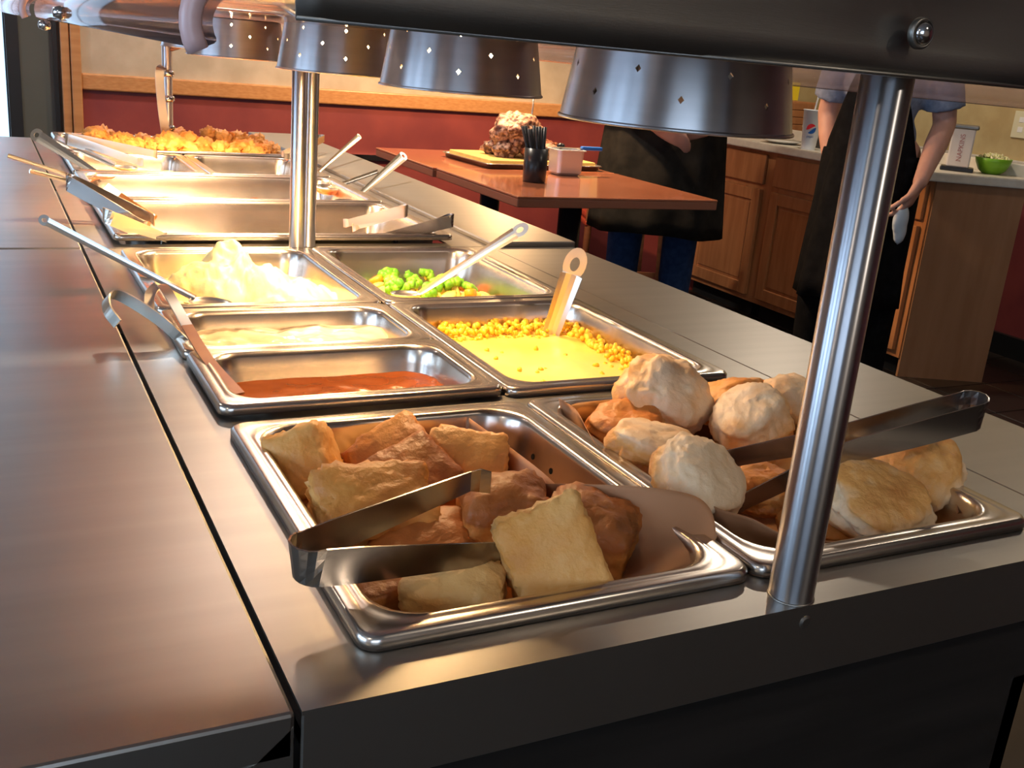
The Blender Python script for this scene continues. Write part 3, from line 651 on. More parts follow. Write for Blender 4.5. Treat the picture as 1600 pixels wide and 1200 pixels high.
sheet('paper_liner', [
    [U(873, 622, .018), U(900, 640, .010), U(918, 672, .010), U(940, 702, .008), U(1000, 735, .006)],
    [V((x0+.012, y1-.004, -.012)), V((x0+.01, y1-.05, -.012)), V((x0+.008, y1-.08, -.012)), V((x0+.006, y1-.12, -.012)), V((x0+.006, y1-.17, -.012))],
    [V((x0+.05, y1-.03, -.042)), V((x0+.045, y1-.06, -.042)), V((x0+.04, y1-.1, -.042)), V((x0+.04, y1-.15, -.042)), V((x0+.04, y1-.2, -.042))]], M['brown_paper'], 'brown paper corner poking up at the back left of the biscuit pan', 'paper liner')
sheet('paper_liner', [
    [U(1045, 735, .010), U(1110, 788, .012), U(1175, 810, .012), U(1235, 838, .008), U(1330, 848, .0)],
    [U(1075, 745, -.012), U(1115, 815, -.004), U(1175, 836, -.004), U(1235, 850, -.004), U(1330, 858, -.008)],
    [V((x0+.03, y0+.10, -.040)), V((x0+.04, y0+.04, -.040)), V((x0+.07, y0+.025, -.040)), V((x0+.10, y0+.02, -.040)), V((x0+.15, y0+.02, -.040))]], M['brown_paper'], 'brown liner paper curling up along the near edge of the biscuit pan', 'paper liner')
sheet('paper_liner', [
    [U(1478, 762, .008), U(1492, 775, .004), U(1498, 800, -.004)],
    [U(1455, 790, -.02), U(1475, 800, -.02), U(1488, 812, -.016)]], M['parchment'], 'pointed tip of paper behind the big browned biscuit', 'paper liner')
boxobj('paper', M['brown_paper'], (x0+.01, y0+.015, -.0455, x1-.015, y1-.01, -.0445)).name = 'paper_liner'
tag(COL.objects[-1] if False else [o for o in COL.objects if o.name.startswith('paper_liner')][-1], 'flat brown paper covering the bottom of the biscuit pan', 'paper liner')

# ------------------------------------------------------------------ tongs
def tongs(label, loop, e1, e2, wid=.0095, rl=.010, mids=(None, None), wv=V((0, 0, 1)), wv_tip=None, m='tong', dish=.0, tip=True, group=None):
    """spring tongs: one strip bent round a loop, arms parted; e1,e2 = arm ends, loop = centre of the bend"""
    d = ((e1+e2)/2-loop).normalized(); side = wv.cross(d).normalized()
    if (e1-e2).dot(side) < 0: side = -side
    bend = []
    for i in range(9):
        a = math.pi*i/8; bend.append(loop + side*rl*math.cos(a) - d*rl*1.0*math.sin(a))
    def arm(a, e, mid):
        m_ = mid if mid is not None else a.lerp(e, .5); return smooth_path([a, a.lerp(m_, .5), m_, m_.lerp(e, .5), e], 3)
    a1 = arm(bend[0], e1, mids[0]); a2 = arm(bend[-1], e2, mids[1])
    pts = a1[::-1] + bend[1:-1] + a2
    t = tag(empty('tongs', loop), label, 'tongs', group)
    bm = bmesh.new(); n = len(pts)
    hw = [wid*(.62+.38*min(1, (min(i, n-1-i)/(n*.30)))) for i in range(n)]
    ribbon(bm, [p-loop for p in pts], wv, hw, .0012, dish); from_bm('spring_strip', bm, M[m], t, smooth=False)
    for p in COL.objects[-1:]: pass
    if tip:
        for e, pr, s in ((e1, a1[-2], -1), (e2, a2[-2], 1)):
            dd = (e-pr).normalized(); bm = bmesh.new()
            ribbon(bm, [e-loop, e-loop+dd*.006+side*s*.003, e-loop+dd*.010+side*s*.009], wv, [wid*.62, wid*.75, wid*.7], .0012)
            from_bm('grip_claw', bm, M[m], t)
    return t
lp = U(487, 873, .036)
tongs('small steel tongs resting on the left rim of the bread pan', lp, U(735, 752, .046), U(806, 862, .010), wid=.0115, rl=.011, wv=V((-.15, -.12, 1)).normalized())
lp2 = U(1512, 643, .070)
tongs('long steel tongs lying across the biscuits behind the front post', lp2, U(1112, 722, .020), U(1160, 785, .004), wid=.0115, rl=.012, mids=(U(1290, 687, .046), U(1310, 712, .040)), wv=V((0, -.1, 1)).normalized())

# ------------------------------------------------------------------ serving utensils
def eye_end(bm, c, ax, wv, r0, r1, ln, th=.0014, n=20):
    """flat handle end with a hanging hole"""
    ax = ax.normalized(); wv = (wv-ax*wv.dot(ax)).normalized(); nv = ax.cross(wv)
    rings = []
    for s in (1, -1):
        for r, rr in ((r1, r1*ln), (r0, r0*1.6)):
            rings.append([bm.verts.new(c + ax*rr*math.cos(2*math.pi*i/n) + wv*r*math.sin(2*math.pi*i/n) + nv*th/2*s) for i in range(n)])
    o1, i1, o2, i2 = rings
    for i in range(n):
        j = (i+1) % n
        bm.faces.new((o1[i], o1[j], i1[j], i1[i])); bm.faces.new((o2[j], o2[i], i2[i], i2[j])); bm.faces.new((o1[j], o1[i], o2[i], o2[j])); bm.faces.new((i1[i], i1[j], i2[j], i2[i]))
def spoon(label, end, low, bowl=(.030, .022, .008), hw=(.006, .0045), wv=None, eye=True, m='utensil', sag=.0, name='serving_spoon', cat='spoon', dish=.0015, group=None, bowl_on=True, eye_r=.008):
    end, low = Vector(end), Vector(low); d = (low-end).normalized(); wv = d.cross(end-CAM).normalized() if wv is None or end.y > .8 else wv
    t = tag(empty(name, end), label, cat, group); q = low-end
    mid = q*.5 + Vector((0, 0, sag)); pts = smooth_path([Vector((0, 0, 0)), mid, q], 6)
    bm = bmesh.new(); ribbon(bm, pts, wv, [hw[0], (hw[0]+hw[1])/2, hw[1]], .0016, dish)
    from_bm('handle', bm, M[m], t)
    if eye:
        bm = bmesh.new(); eye_end(bm, -d*eye_r*.9, d, wv, eye_r*.4, eye_r, 1.5); from_bm('hanging_loop', bm, M[m], t)
    if bowl_on:
        bm = bmesh.new(); bmesh.ops.create_uvsphere(bm, u_segments=20, v_segments=12, radius=1)
        bmesh.ops.delete(bm, geom=[v for v in bm.verts if v.co.z > .05], context='VERTS')
        flat = Vector((d.x, d.y, 0)).normalized(); sd = Vector((-flat.y, flat.x, 0))
        mx = Matrix(((flat.x, sd.x, 0), (flat.y, sd.y, 0), (0, 0, 1)))
        for v in bm.verts: v.co = mx @ Vector((v.co.x*bowl[0], v.co.y*bowl[1], v.co.z*bowl[2])) + q + flat*bowl[0]*.85
        b = from_bm('bowl', bm, M[m], t, smooth=True); md = b.modifiers.new('thickness', 'SOLIDIFY'); md.thickness = .001
    return t
def hooked(label, pts, hw, wv, m='utensil', tipm=None, cat='ladle', name='ladle', cut=None, group=None, cup=None):
    """ladle with a hooked strip handle; the lower end may be coated with sauce and carries a cup"""
    t = tag(empty(name, pts[0]), label, cat, group); o = Vector(pts[0]); sp = smooth_path([Vector(p)-o for p in pts], 6); n = len(sp)
    k = int(n*cut) if cut else n
    bm = bmesh.new(); ribbon(bm, sp[:k], wv, [hw]*k, .0018); from_bm('handle', bm, M[m], t)
    if cut: bm = bmesh.new(); ribbon(bm, sp[k-1:], wv, [hw*1.03]*(n-k+1), .002); from_bm('dipped_end', bm, M[tipm], t)['label'] = 'lower end coated in brown gravy'
    if cup:
        bm = bmesh.new(); r, h = cup; lathe(bm, [(.0, -h), (r*.6, -h*.95), (r*.92, -h*.6), (r, 0), (r-.0012, 0), (r*.9, -h*.58), (r*.58, -h*.9), (0, -h+.001)], 20, c=tuple(sp[-1]+Vector((r*.9, 0, .004))))
        bmesh.ops.remove_doubles(bm, verts=bm.verts, dist=1e-6); from_bm('cup', bm, M[m], t, smooth=True)
    return t
# brown gravy ladle
hooked('strip handled ladle hooked over the left rim, dipped in brown gravy', [U(233, 482, .018), U(235, 458, .032), U(252, 446, .038), U(270, 470, .034), U(320, 555, .014), U(373, 616, .003)], .0052, V((1, .25, .1)), cut=.74, tipm='gravy_dry', cup=None)
# white gravy ladle with broad hooked end
hooked('ladle with a broad hooked dark handle end sticking out left of the white gravy', [U(184, 506, .022), U(168, 484, .034), U(168, 464, .042), U(190, 463, .042), U(245, 497, .026), U(290, 536, .004), U(318, 560, -.02)], .0068, V((.35, -.5, .6)), cup=(.018, .014))
spoon('long handled spoon with looped end leaning into the mashed potato', U(75, 347, .050), U(305, 466, -.004), hw=(.0055, .004), eye_r=.007, wv=V((.45, -.3, .5)))
spoon('spoon with a large round eyed handle, gleaming gold at far left', U(62, 214, .055), U(150, 270, .01), hw=(.012, .006), eye_r=.014, wv=V((.7, 0, .6)))
spoon('second handle sticking out left beside the chicken pan, thinner than the eyed one', U(85, 216, .050), U(180, 258, .012), hw=(.009, .006), eye=False, wv=V((.6, 0, .6)))
tongs('gleaming tongs resting on the left rim of the fried chicken pan', U(112, 218, .052), U(240, 240, .03), U(215, 252, .022), wid=.012, rl=.012, m='utensil')
spoon('thin spoon handle reaching farthest left over the counter shelf', U(12, 243, .045), U(112, 275, .006), hw=(.0042, .0035), eye_r=.006, wv=V((.4, 0, .6)), eye=False)
spoon('thin spoon handle just below the farthest reaching one', U(46, 267, .045), U(112, 284, .010), hw=(.004, .0035), eye=False, wv=V((.4, 0, .6)))
tongs('broad steel tongs with bright bent end over the left rim behind the mashed potato', U(112, 287, .055), U(235, 340, .01), U(222, 352, .002), wid=.012, rl=.008, m='tong')
hooked('brown sauce coated paddle lying beside the broad tongs', [U(165, 292, .040), U(190, 310, .028), U(215, 327, .014), U(242, 343, -.004)], .0075, V((.6, 0, .6)), cut=.35, tipm='gravy_dry', cat='paddle', name='serving_paddle')
tongs('short steel tongs with rounded bend on the near left corner of the first far pan', U(172, 340, .040), U(255, 370, .012), U(240, 374, .004), wid=.010, rl=.010, m='utensil')
# right side
tongs('tongs half hidden behind the middle post at the right end of the chicken pan', U(502, 216, .045), U(440, 240, .03), U(452, 244, .03), wid=.009, rl=.008, m='utensil')
spoon('spoon with a slotted handle standing out farthest back on the right', U(560, 214, .060), U(493, 273, .005), hw=(.0075, .004), eye_r=.008, wv=V((.5, 0, .7)))
spoon('wide handled ladle crossing the thin one on the right rim', U(628, 246, .058), U(553, 312, -.002), hw=(.011, .0045), eye_r=.011, wv=V((.6, 0, .7)), bowl=(.034, .034, .02), name='ladle', cat='ladle')
spoon('thin ladle handle lying low behind the wide handled one', U(590, 268, .032), U(527, 290, .006), hw=(.0045, .004), eye=False, bowl=(.03, .03, .018), name='ladle', cat='ladle')
tongs('upper pair of tongs on the right rim of the second far pan', U(630, 330, .036), U(545, 348, .01), U(560, 352, .006), wid=.010, rl=.008, m='utensil')
tongs('lower pair of tongs on the right rim of the first far pan', U(702, 345, .036), U(600, 370, .008), U(625, 375, .003), wid=.010, rl=.007, m='tong')
spoon('slim long spoon slanting out of the mixed vegetables', U(805, 364, .062), U(655, 458, -.030), hw=(.0085, .0035), eye_r=.009, wv=V((.5, -.2, .7)), bowl=(.022, .016, .006))
# corn spoon: wide channelled handle
spoon('large spoon with wide holed handle standing in the creamed corn', U(893, 428, .058), U(858, 528, -.026), hw=(.0135, .0105), eye_r=.014, wv=V((.85, -.5, .0)), dish=.005, bowl=(.035, .025, .012), m='utensil')

# ------------------------------------------------------------------ overhead guard: posts, end plate, lamp tray, acrylic
guard = tag(empty('sneeze_guard', (.265, .0145, 0)), 'overhead guard on steel posts with brushed end plate, lamp tray and acrylic shelf', 'sneeze guard')
XP = .2746
def post(x, y, h, t, r=.0140):
    bm = bmesh.new(); lathe(bm, [(r-.001, .0), (r, .001), (r, h)], 40, c=(x, y, 0), cap0=True, cap1=True); return P(from_bm('post', bm, M['pole'], smooth=False), t)
for o in (post(XP, .0145, .345, guard), post(.249, 1.078, .345, guard, .0112)):
    for p in o.data.polygons: p.use_smooth = len(p.vertices) == 4
bm = bmesh.new(); lathe(bm, [(.0147, 0), (.0146, .0006), (.0141, .0009)], 32, c=(XP, .0145, 0)); P(from_bm('post_collar', bm, M['plate'], smooth=True), guard)
# brushed end plate: gently dished sheet with rolled lower edge
bm = bmesh.new(); nx, nz_ = 60, 16; grid = []
zt = .52
for i in range(nx+1):
    row = []
    x = -.051 + (.66)*i/nx
    for j in range(nz_+1):
        z = .3128+(zt-.3128)*j/nz_
        y = -.004 + .006*math.exp(-((x-.277)/.06)**2-((z-.334)/.022)**2) + .0015*noise.noise(Vector((x*9, z*12, 1))) - (.002 if j == 0 else 0)
        row.append(bm.verts.new((x, y, z)))
    grid.append(row)
for i in range(nx):
    for j in range(nz_): bm.faces.new((grid[i][j], grid[i+1][j], grid[i+1][j+1], grid[i][j+1]))
ep = P(from_bm('end_plate', bm, M['plate'], smooth=True), guard); md = ep.modifiers.new('thickness', 'SOLIDIFY'); md.thickness = .002; md.offset = 0
bm = bmesh.new(); tube(bm, [(-.051, -.0055, .3128), (.609, -.0055, .3128)], .0012, 10); P(from_bm('rolled_edge', bm, M['plate'], smooth=True), guard)
bm = bmesh.new(); bp_ = U(1438, 52, -.009, 1); lathe(bm, [(.0078, -.001), (.0078, .0015), (.0062, .0028), (.0062, .0022)], 28); P(from_bm('bolt_washer', bm, M['plate'], loc=bp_, rot=(R(90), 0, 0), smooth=True), guard)
bm = bmesh.new(); lathe(bm, [(.0058, 0), (.0056, .0026), (.0042, .0046), (.002, .0056), (.0002, .0058)], 24); P(from_bm('bolt', bm, M['chrome'], loc=bp_, rot=(R(90), 0, 0), smooth=True), guard)
P(boxobj('lamp_tray', M['counter'], (.205, .0, .333, .325, 1.12, .340), bev=.002), guard)
def acryl(t, x0, x1, y0, y1, z, drop, r, th=.006):
    """acrylic shelf whose long edges roll down"""
    prof = []
    for a in range(0, 121, 12): prof.append((x0+r-r*math.sin(R(a)) if a < 90 else x0+r-r*math.sin(R(a)), z-r+r*math.cos(R(a))))
    prof = prof[::-1]
    for a in range(0, 121, 12): prof.append((x1-r+r*math.sin(R(a)), z-r+r*math.cos(R(a))))
    bm = bmesh.new(); a = [bm.verts.new((x, y0, zz)) for x, zz in prof]; b = [bm.verts.new((x, y1, zz)) for x, zz in prof]
    for i in range(len(a)-1): bm.faces.new((a[i], a[i+1], b[i+1], b[i]))
    e_ = bmesh.new(); tube(e_, [(x, y0-.0005, zz) for x, zz in prof[:len(prof)//2+0]], th*.5, 8); P(from_bm('sawn_edge', e_, M['acrylic_edge'], smooth=True), t)
    o = P(from_bm('acrylic_shelf', bm, M['acrylic'], smooth=True), t); md = o.modifiers.new('thickness', 'SOLIDIFY'); md.thickness = th; md.offset = -1
    bv = o.modifiers.new('edge', 'BEVEL'); bv.width = .0015; bv.segments = 2; bv.limit_method = 'ANGLE'
    return o
acryl(guard, -.088, .62, .004, 1.10, .328, .02, .020, .0085)
guard2 = tag(empty('sneeze_guard', (.257, 2.30, 0)), 'far overhead guard whose lamp post stands before the fried chicken', 'sneeze guard')
post(.2569, 2.295, .345, guard2, .0120); post(.278, 1.122, .345, guard2, .0115)
P(boxobj('lamp_tray', M['counter'], (.205, 1.16, .333, .325, 2.40, .340), bev=.002), guard2)
acryl(guard2, -.10, .62, 1.14, 2.42, .33, .02, .022, .0085)
bm = bmesh.new(); tube(bm, smooth_path([V((.262, 2.29, .245)), V((.30, 2.29, .262)), V((.34, 2.29, .30)), V((.36, 2.29, .332))], 4), .006, 10); P(from_bm('bracket_arm', bm, M['dark_wood'], smooth=True), guard2)
for zz in (.06, .13, .19):
    bm = bmesh.new(); lathe(bm, [(.013, -.008), (.0165, -.004), (.0165, .004), (.013, .008)], 20, c=(.2569, 2.295, zz)); P(from_bm('post_collar', bm, M['chrome'], smooth=True), guard2)
hooked('steel scoop hanging from the far guard post', [V((.245, 2.275, .205)), V((.235, 2.268, .19)), V((.238, 2.266, .12)), V((.246, 2.268, .05))], .010, V((1, 0, 0)), name='scoop', cat='scoop')
for zz, xx, yy in ((.270, -.085, .95), (.285, -.09, .62)):
    bm = bmesh.new(); lathe(bm, [(.0001, -.006), (.006, -.004), (.007, 0), (.006, .004), (.0001, .006)], 16); P(from_bm('clip', bm, M['chrome'], loc=(xx-.0, yy, zz+.022), smooth=True), guard)

# ------------------------------------------------------------------ heat lamps
def heat_lamp(loc, d, h, lit, label, offs):
    t = tag(empty('heat_lamp', loc), label, 'heat lamp', 'perforated heat lamps under the guard'); R1 = d/2; R0 = R1-.145*h-.001; n = 48
    bm = bmesh.new(); rows = 9; cols = 48; dia = []
    def pt(i, z, r=None):
        rr = (R1+(R0-R1)*(z/h)) if r is None else r; a = 2*math.pi*i/cols; return (rr*math.cos(a), rr*math.sin(a), z)
    zs = [0, .006, .014, .022, .030, .038, .046, .054, h]
    vg_ = {}
    def gv(i, j):
        k = (i % cols, j)
        if k not in vg_: vg_[k] = bm.verts.new(pt(i % cols, zs[j]))
        return vg_[k]
    for j in range(len(zs)-1):
        for i in range(cols):
            hole = (j in (2, 6) and i % 6 == offs) or (j == 4 and i % 6 == (offs+3) % 6)
            c = [gv(i, j), gv(i+1, j), gv(i+1, j+1), gv(i, j+1)]
            if not hole: bm.faces.new(c); continue
            zc = (zs[j]+zs[j+1])/2; hz = .0024; ha = .0021/R1*cols/(2*math.pi)
            d_ = [bm.verts.new(pt(i+.5, zc-hz)), bm.verts.new(pt(i+.5+ha, zc)), bm.verts.new(pt(i+.5, zc+hz)), bm.verts.new(pt(i+.5-ha, zc))]
            for k in range(4):
                bm.faces.new((c[k], c[(k+1) % 4], d_[k])) if False else None
            bm.faces.new((c[0], c[1], d_[0])); bm.faces.new((c[1], c[2], d_[1])); bm.faces.new((c[2], c[3], d_[2])); bm.faces.new((c[3], c[0], d_[3]))
            bm.faces.new((c[1], d_[1], d_[0])); bm.faces.new((c[2], d_[2], d_[1])); bm.faces.new((c[3], d_[3], d_[2])); bm.faces.new((c[0], d_[0], d_[3]))
    s = from_bm('shade', bm, [M['shade'], M['shade_in'] if lit else M['plate']], t, smooth=True); md = s.modifiers.new('thickness', 'SOLIDIFY'); md.thickness = .0010; md.offset = -1; md.material_offset = 1; bake(s)  # unlit shade gets darker inner metal, its missing lamplight put into the colour
    bm = bmesh.new(); N = 48; ring = [(R1*math.cos(2*math.pi*i/N), R1*math.sin(2*math.pi*i/N), 0) for i in range(N+1)]; tube(bm, ring, .0013, 8, cap=False); from_bm('rim_bead', bm, M['shade'], t, smooth=True)
    bm = bmesh.new(); lathe(bm, [(R0, h), (R0-.012, h+.004), (.022, h+.004), (.022, .352-loc[2]), (.0215, .352-loc[2])], 32); from_bm('cap', bm, M['shade'], t, smooth=False)
    bm = bmesh.new(); lathe(bm, [(.0002, .012), (.020, .016), (.029, .028), (.028, .038), (.016, .050), (.013, h)], 24); from_bm('bulb', bm, M['bulb'] if lit else M['bulb_off'], t, smooth=True)
    if lit: lamp_spot('heat_lamp_light', (loc[0], loc[1], loc[2]+.006), lit, (1, .64, .33), 128)
    return t
heat_lamp((.262, .185, .2705), .157, .062, 0, 'nearest heat lamp, unlit, its big shade right of centre', 1)
heat_lamp((.257, .535, .2690), .156, .062, 5, 'second heat lamp from the front with warm light in its holes', 2)
heat_lamp((.2569, .925, .2650), .156, .062, 20, 'third heat lamp just in front of the middle post top', 4)
heat_lamp((.230, 1.40, .2620), .160, .058, 90, 'fourth heat lamp behind the middle post', 3)
heat_lamp((.2569, 1.86, .2620), .156, .058, 70, 'farthest heat lamp over the glaring far pans', 0)

# ------------------------------------------------------------------ carving table
TZ = -.10
def table(label, x0, x1, y0, y1, group):
    t = tag(empty('table', ((x0+x1)/2, (y0+y1)/2, FZ)), label, 'table', group)
    P(boxobj('tabletop', M['table'], (x0, y0, TZ-.008, x1, y1, TZ), bev=.003), t)
    P(boxobj('edge_band', M['table_edge'], (x0+.001, y0+.001, TZ-.034, x1-.001, y1-.001, TZ-.0075), bev=.003), t)
    cx, cy = (x0+x1)/2, (y0+y1)/2
    bm = bmesh.new(); lathe(bm, [(.04, FZ+.02), (.04, TZ-.034)], 24, c=(cx, cy, 0), cap0=True, cap1=True); P(from_bm('pedestal', bm, M['black'], smooth=True), t)
    for a in range(4):
        bm = bmesh.new(); d = V((math.cos(R(45+90*a)), math.sin(R(45+90*a)), 0)); c = V((cx, cy, FZ)); tube(bm, [c+V((0, 0, .04)), c+d*.30+V((0, 0, .02))], [.025, .018], 10); P(from_bm('foot', bm, M['black'], smooth=True), t)
table('nearer red brown table with the black straw cup at its corner', 1.272, 2.02, 2.36, 3.005, 'red brown laminate tables')
table('farther red brown table under the roast by the back wall', 1.262, 2.02, 3.012, 3.62, 'red brown laminate tables')
# tray, board, roast
tc = V((1.72, 3.22, TZ)); tr = R(4)
t = tag(empty('baking_tray', tc, (0, 0, tr)), 'shallow steel tray on the dark red table beneath the cutting board', 'tray')
bm = bmesh.new(); prev = None
for d, z, r_ in ((0, .018, .02), (.004, .02, .02), (.008, .018, .02), (.012, .003, .02), (.02, .001, .02)):
    cur = [bm.verts.new((a, b, z)) for a, b in rrect(-.26+d, -.19+d, .26-d, .19-d, r_)]
    if prev:
        for i in range(len(cur)): bm.faces.new((prev[i], prev[(i+1) % len(cur)], cur[(i+1) % len(cur)], cur[i]))
    prev = cur
bm.faces.new(prev); o = from_bm('tray_body', bm, M['pan'], t, smooth=True); o.modifiers.new('thickness', 'SOLIDIFY').thickness = .0012
bm = bmesh.new(); box(bm, -.235, -.165, .004, .235, .165, .030, bev=.004); o = from_bm('cutting_board', bm, M['board'], loc=tc, rot=(0, 0, tr)); tag(o, 'pale yellow cutting board on the tray under the roast', 'cutting board')
mt = blob('roast_meat', M['meat'], (.115, .085, .075), 5, .25, 1.6, 3, rough=.12, fr2=6); mt.location = tc+V((-.035, -.01, .115)); mt.rotation_euler = (0, 0, .5)
tag(mt, 'large charred roast with pale flecked crust on the cutting board', 'roast meat')
for i, (dx, dy, s, r2) in enumerate(((-.10, -.06, .045, .3), (-.02, -.095, .04, 1.), (.06, -.08, .045, 2.), (.10, -.02, .05, .7), (-.12, .02, .035, 2.4))):
    o = blob('meat_chunk', M['meat_dark'] if i % 2 else M['meat'], (s*1.2, s*.8, s*.7), 4, .35, 1.9, i+9, rough=.2); o.location = tc+V((dx, dy, .058)); o.rotation_euler = (0, 0, r2)
    tag(o, 'pulled dark meat chunk at the foot of the roast', 'meat', 'meat chunks round the roast')
t = tag(empty('meat_skewer', tc+V((.03, .01, .14))), 'thin steel skewer standing up out of the roast', 'skewer')
bm = bmesh.new(); tube(bm, [(0, 0, -.04), (.004, 0, .13)], .0032, 8); from_bm('rod', bm, M['utensil'], t, smooth=True)
bm = bmesh.new(); tube(bm, [(.004, 0, .13), (.005, 0, .18)], .006, 8); from_bm('grip', bm, M['black'], t, smooth=True)
# straw cup
cpos = U(834, 284, TZ); cpos.z = TZ
t = tag(empty('utensil_cup', cpos), 'black plastic tumbler at the corner of the table', 'cup')
bm = bmesh.new(); lathe(bm, [(.0, .0), (.036, .0), (.039, .003), (.0405, .112), (.0375, .112), (.036, .006), (0, .005)], 36); bmesh.ops.remove_doubles(bm, verts=bm.verts, dist=1e-5); from_bm('tumbler', bm, M['black'], t, smooth=True)
sr = random.Random(2)
for i in range(9):
    a = -1.3+i*.22; lean = -.55+i*.075; bm = bmesh.new(); tube(bm, [(0, 0, 0), (0, 0, .165+sr.random()*.012)], .0062, 8)
    o = from_bm('drinking_straw', bm, M['black'], loc=cpos+V((.018-.004*i+.01*math.cos(i), .014*math.sin(i*2.1), .010)), rot=(0, 0, 0), smooth=True)
    o.rotation_euler = (Matrix.Rotation(-YAW, 3, 'Z') @ Matrix.Rotation(-.30+i*.035, 3, 'Y') @ Matrix.Rotation(.05*math.sin(i*3), 3, 'X')).to_euler()
    o.location = cpos + Matrix.Rotation(-YAW, 3, 'Z') @ V((.012+(i-4)*.0032, .012*math.sin(i*2.1), .010))
    tag(o, 'black paper wrapped straw leaning left in the black tumbler', 'straw', 'black straws in the tumbler')
# small steel pan with blue handled knife
ppos = U(886, 274, TZ); ppos.z = TZ
t = tag(empty('small_pan', ppos+V((.0, .02, 0))), 'small deep steel pan beside the black tumbler', 'pan')
bm = bmesh.new(); prev = None
for d, z, r_ in ((.012, .001, .012), (.004, .01, .014), (0, .088, .016), (-.006, .088, .018), (-.006, .092, .018), (.001, .092, .014), (.005, .012, .012), (.014, .004, .01)):
    cur = [bm.verts.new((a, b, z)) for a, b in rrect(-.055+d, -.045+d, .055-d, .045-d, r_)]
    if prev:
        for i in range(len(cur)): bm.faces.new((prev[i], prev[(i+1) % len(cur)], cur[(i+1) % len(cur)], cur[i]))
    else: bm.faces.new(cur)
    prev = cur
bm.faces.new(prev); from_bm('pan_body', bm, M['satin'], t, smooth=False)
kp = ppos+V((.03, .02, .096))
t = tag(empty('knife', kp), 'blue handled knife lying over the small steel pan', 'knife')
bm = bmesh.new(); ribbon(bm, [V((-.07, .01, 0)), V((0, 0, 0)), V((.03, -.004, .001))], V((0, 1, 0)), [.006, .009, .009], .0015); from_bm('blade', bm, M['utensil'], t)
bm = bmesh.new(); box(bm, .028, -.013, -.006, .115, .007, .008, bev=.004); from_bm('knife_handle', bm, M['blue'], t)
o = blob('scouring_ball', M['black'], (.016, .014, .010), 2, .2, seed=4); o.location = ppos+V((-.01, .05, .10)); tag(o, 'small dark knob resting on the rim of the steel pan', 'knob')

# chairs under the table side
def chair(x, y, rz, label):
    t = tag(empty('dining_chair', (x, y, FZ), (0, 0, rz)), label, 'chair', 'wooden chairs behind the table')
    bm = bmesh.new(); box(bm, -.2, -.2, .43, .2, .2, .455, bev=.008); box(bm, -.19, -.19, .455, .19, .19, .485, bev=.012); from_bm('seat', bm, M['red_seat'], t)
    for sx in (-1, 1):
        bm = bmesh.new(); tube(bm, [(sx*.18, .18, 0), (sx*.17, .17, .43)], .017, 8); from_bm('leg', bm, M['dark_wood'], t, smooth=True)
        bm = bmesh.new(); tube(bm, [(sx*.19, -.22, 0), (sx*.18, -.18, .45), (sx*.18, -.22, .72)], .017, 8); from_bm('leg', bm, M['dark_wood'], t, smooth=True)
    bm = bmesh.new(); box(bm, -.16, -.218, .50, .16, -.20, .70, bev=.006); from_bm('backrest', bm, M['red_seat'], t)
    bm = bmesh.new(); box(bm, -.17, -.19, .2, .17, -.175, .225); from_bm('stretcher', bm, M['dark_wood'], t)
chair(2.62, 3.88, R(-20), 'wooden chair with red seat glimpsed behind the table legs')

# ------------------------------------------------------------------ wall cabinets at the right
CT = -.004
cabs = [(2.58, 3.08), (3.08, 3.58), (3.58, 4.15)]
def poly_box(name, m, t, pts, z0, z1):
    bm = bmesh.new(); prism(bm, pts, z0, z1); return P(from_bm(name, bm, m), t)
for i, (a, b) in enumerate(cabs):
    t = tag(empty('base_cabinet', (3.45, (a+b)/2, FZ)), ['honey wood base cabinet at the near end of the run, behind the aproned person', 'honey wood base cabinet, middle of the run', 'honey wood base cabinet by the back wall, half hidden by the person in dark clothes'][i], 'cabinet', 'honey wood base cabinets')
    if i == 0: poly_box('carcass', M['cabside'], t, [(3.30, 2.60), (3.625, 2.45), (3.66, b-.001), (3.30, b-.001)], FZ+.08, CT-.036)
    else: P(boxobj('carcass', M['cab'], (3.30, a+.001, FZ+.08, 3.66, b-.001, CT-.036)), t)
    if i == 0: poly_box('side_panel', M['cabside'], t, [(3.29, 2.592), (3.63, 2.437), (3.632, 2.449), (3.292, 2.604)], FZ, CT-.036)
    P(boxobj('face_frame', M['cab'], (3.284, a+(.02 if i == 0 else 0), FZ+.08, 3.30, b, CT-.036)), t)
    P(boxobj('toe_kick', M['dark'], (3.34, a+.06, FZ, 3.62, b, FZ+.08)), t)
    d = P(boxobj('drawer', M['cab'], (3.266, a+.04, CT-.20, 3.284, b-.03, CT-.055), bev=.005), t)
    y0_, y1_, z0_, z1_ = a+.045, b-.035, FZ+.11, CT-.225; bm = bmesh.new(); f_ = .058
    box(bm, 3.262, y0_, z0_, 3.283, y0_+f_, z1_, bev=.003); box(bm, 3.262, y1_-f_, z0_, 3.283, y1_, z1_, bev=.003)
    box(bm, 3.262, y0_+f_, z0_, 3.283, y1_-f_, z0_+f_, bev=.003); box(bm, 3.262, y0_+f_, z1_-f_, 3.283, y1_-f_, z1_, bev=.003)
    dd = P(from_bm('door', bm, M['cab']), t)
    o = boxobj('door_panel', M['cab'], (3.273, y0_+f_-.002, z0_+f_-.002, 3.281, y1_-f_+.002, z1_-f_+.002)); bm = bmesh.new(); bm.from_mesh(o.data); box(bm, 3.268, y0_+f_+.014, z0_+f_+.014, 3.274, y1_-f_-.014, z1_-f_-.014, bev=.003); bm.to_mesh(o.data); bm.free()
    o.parent = dd; o.location = -(Vector(t.location) + Vector(dd.location))
t = tag(empty('countertop', (3.45, 3.3, CT)), 'cream laminate worktop running along the cabinets', 'countertop')
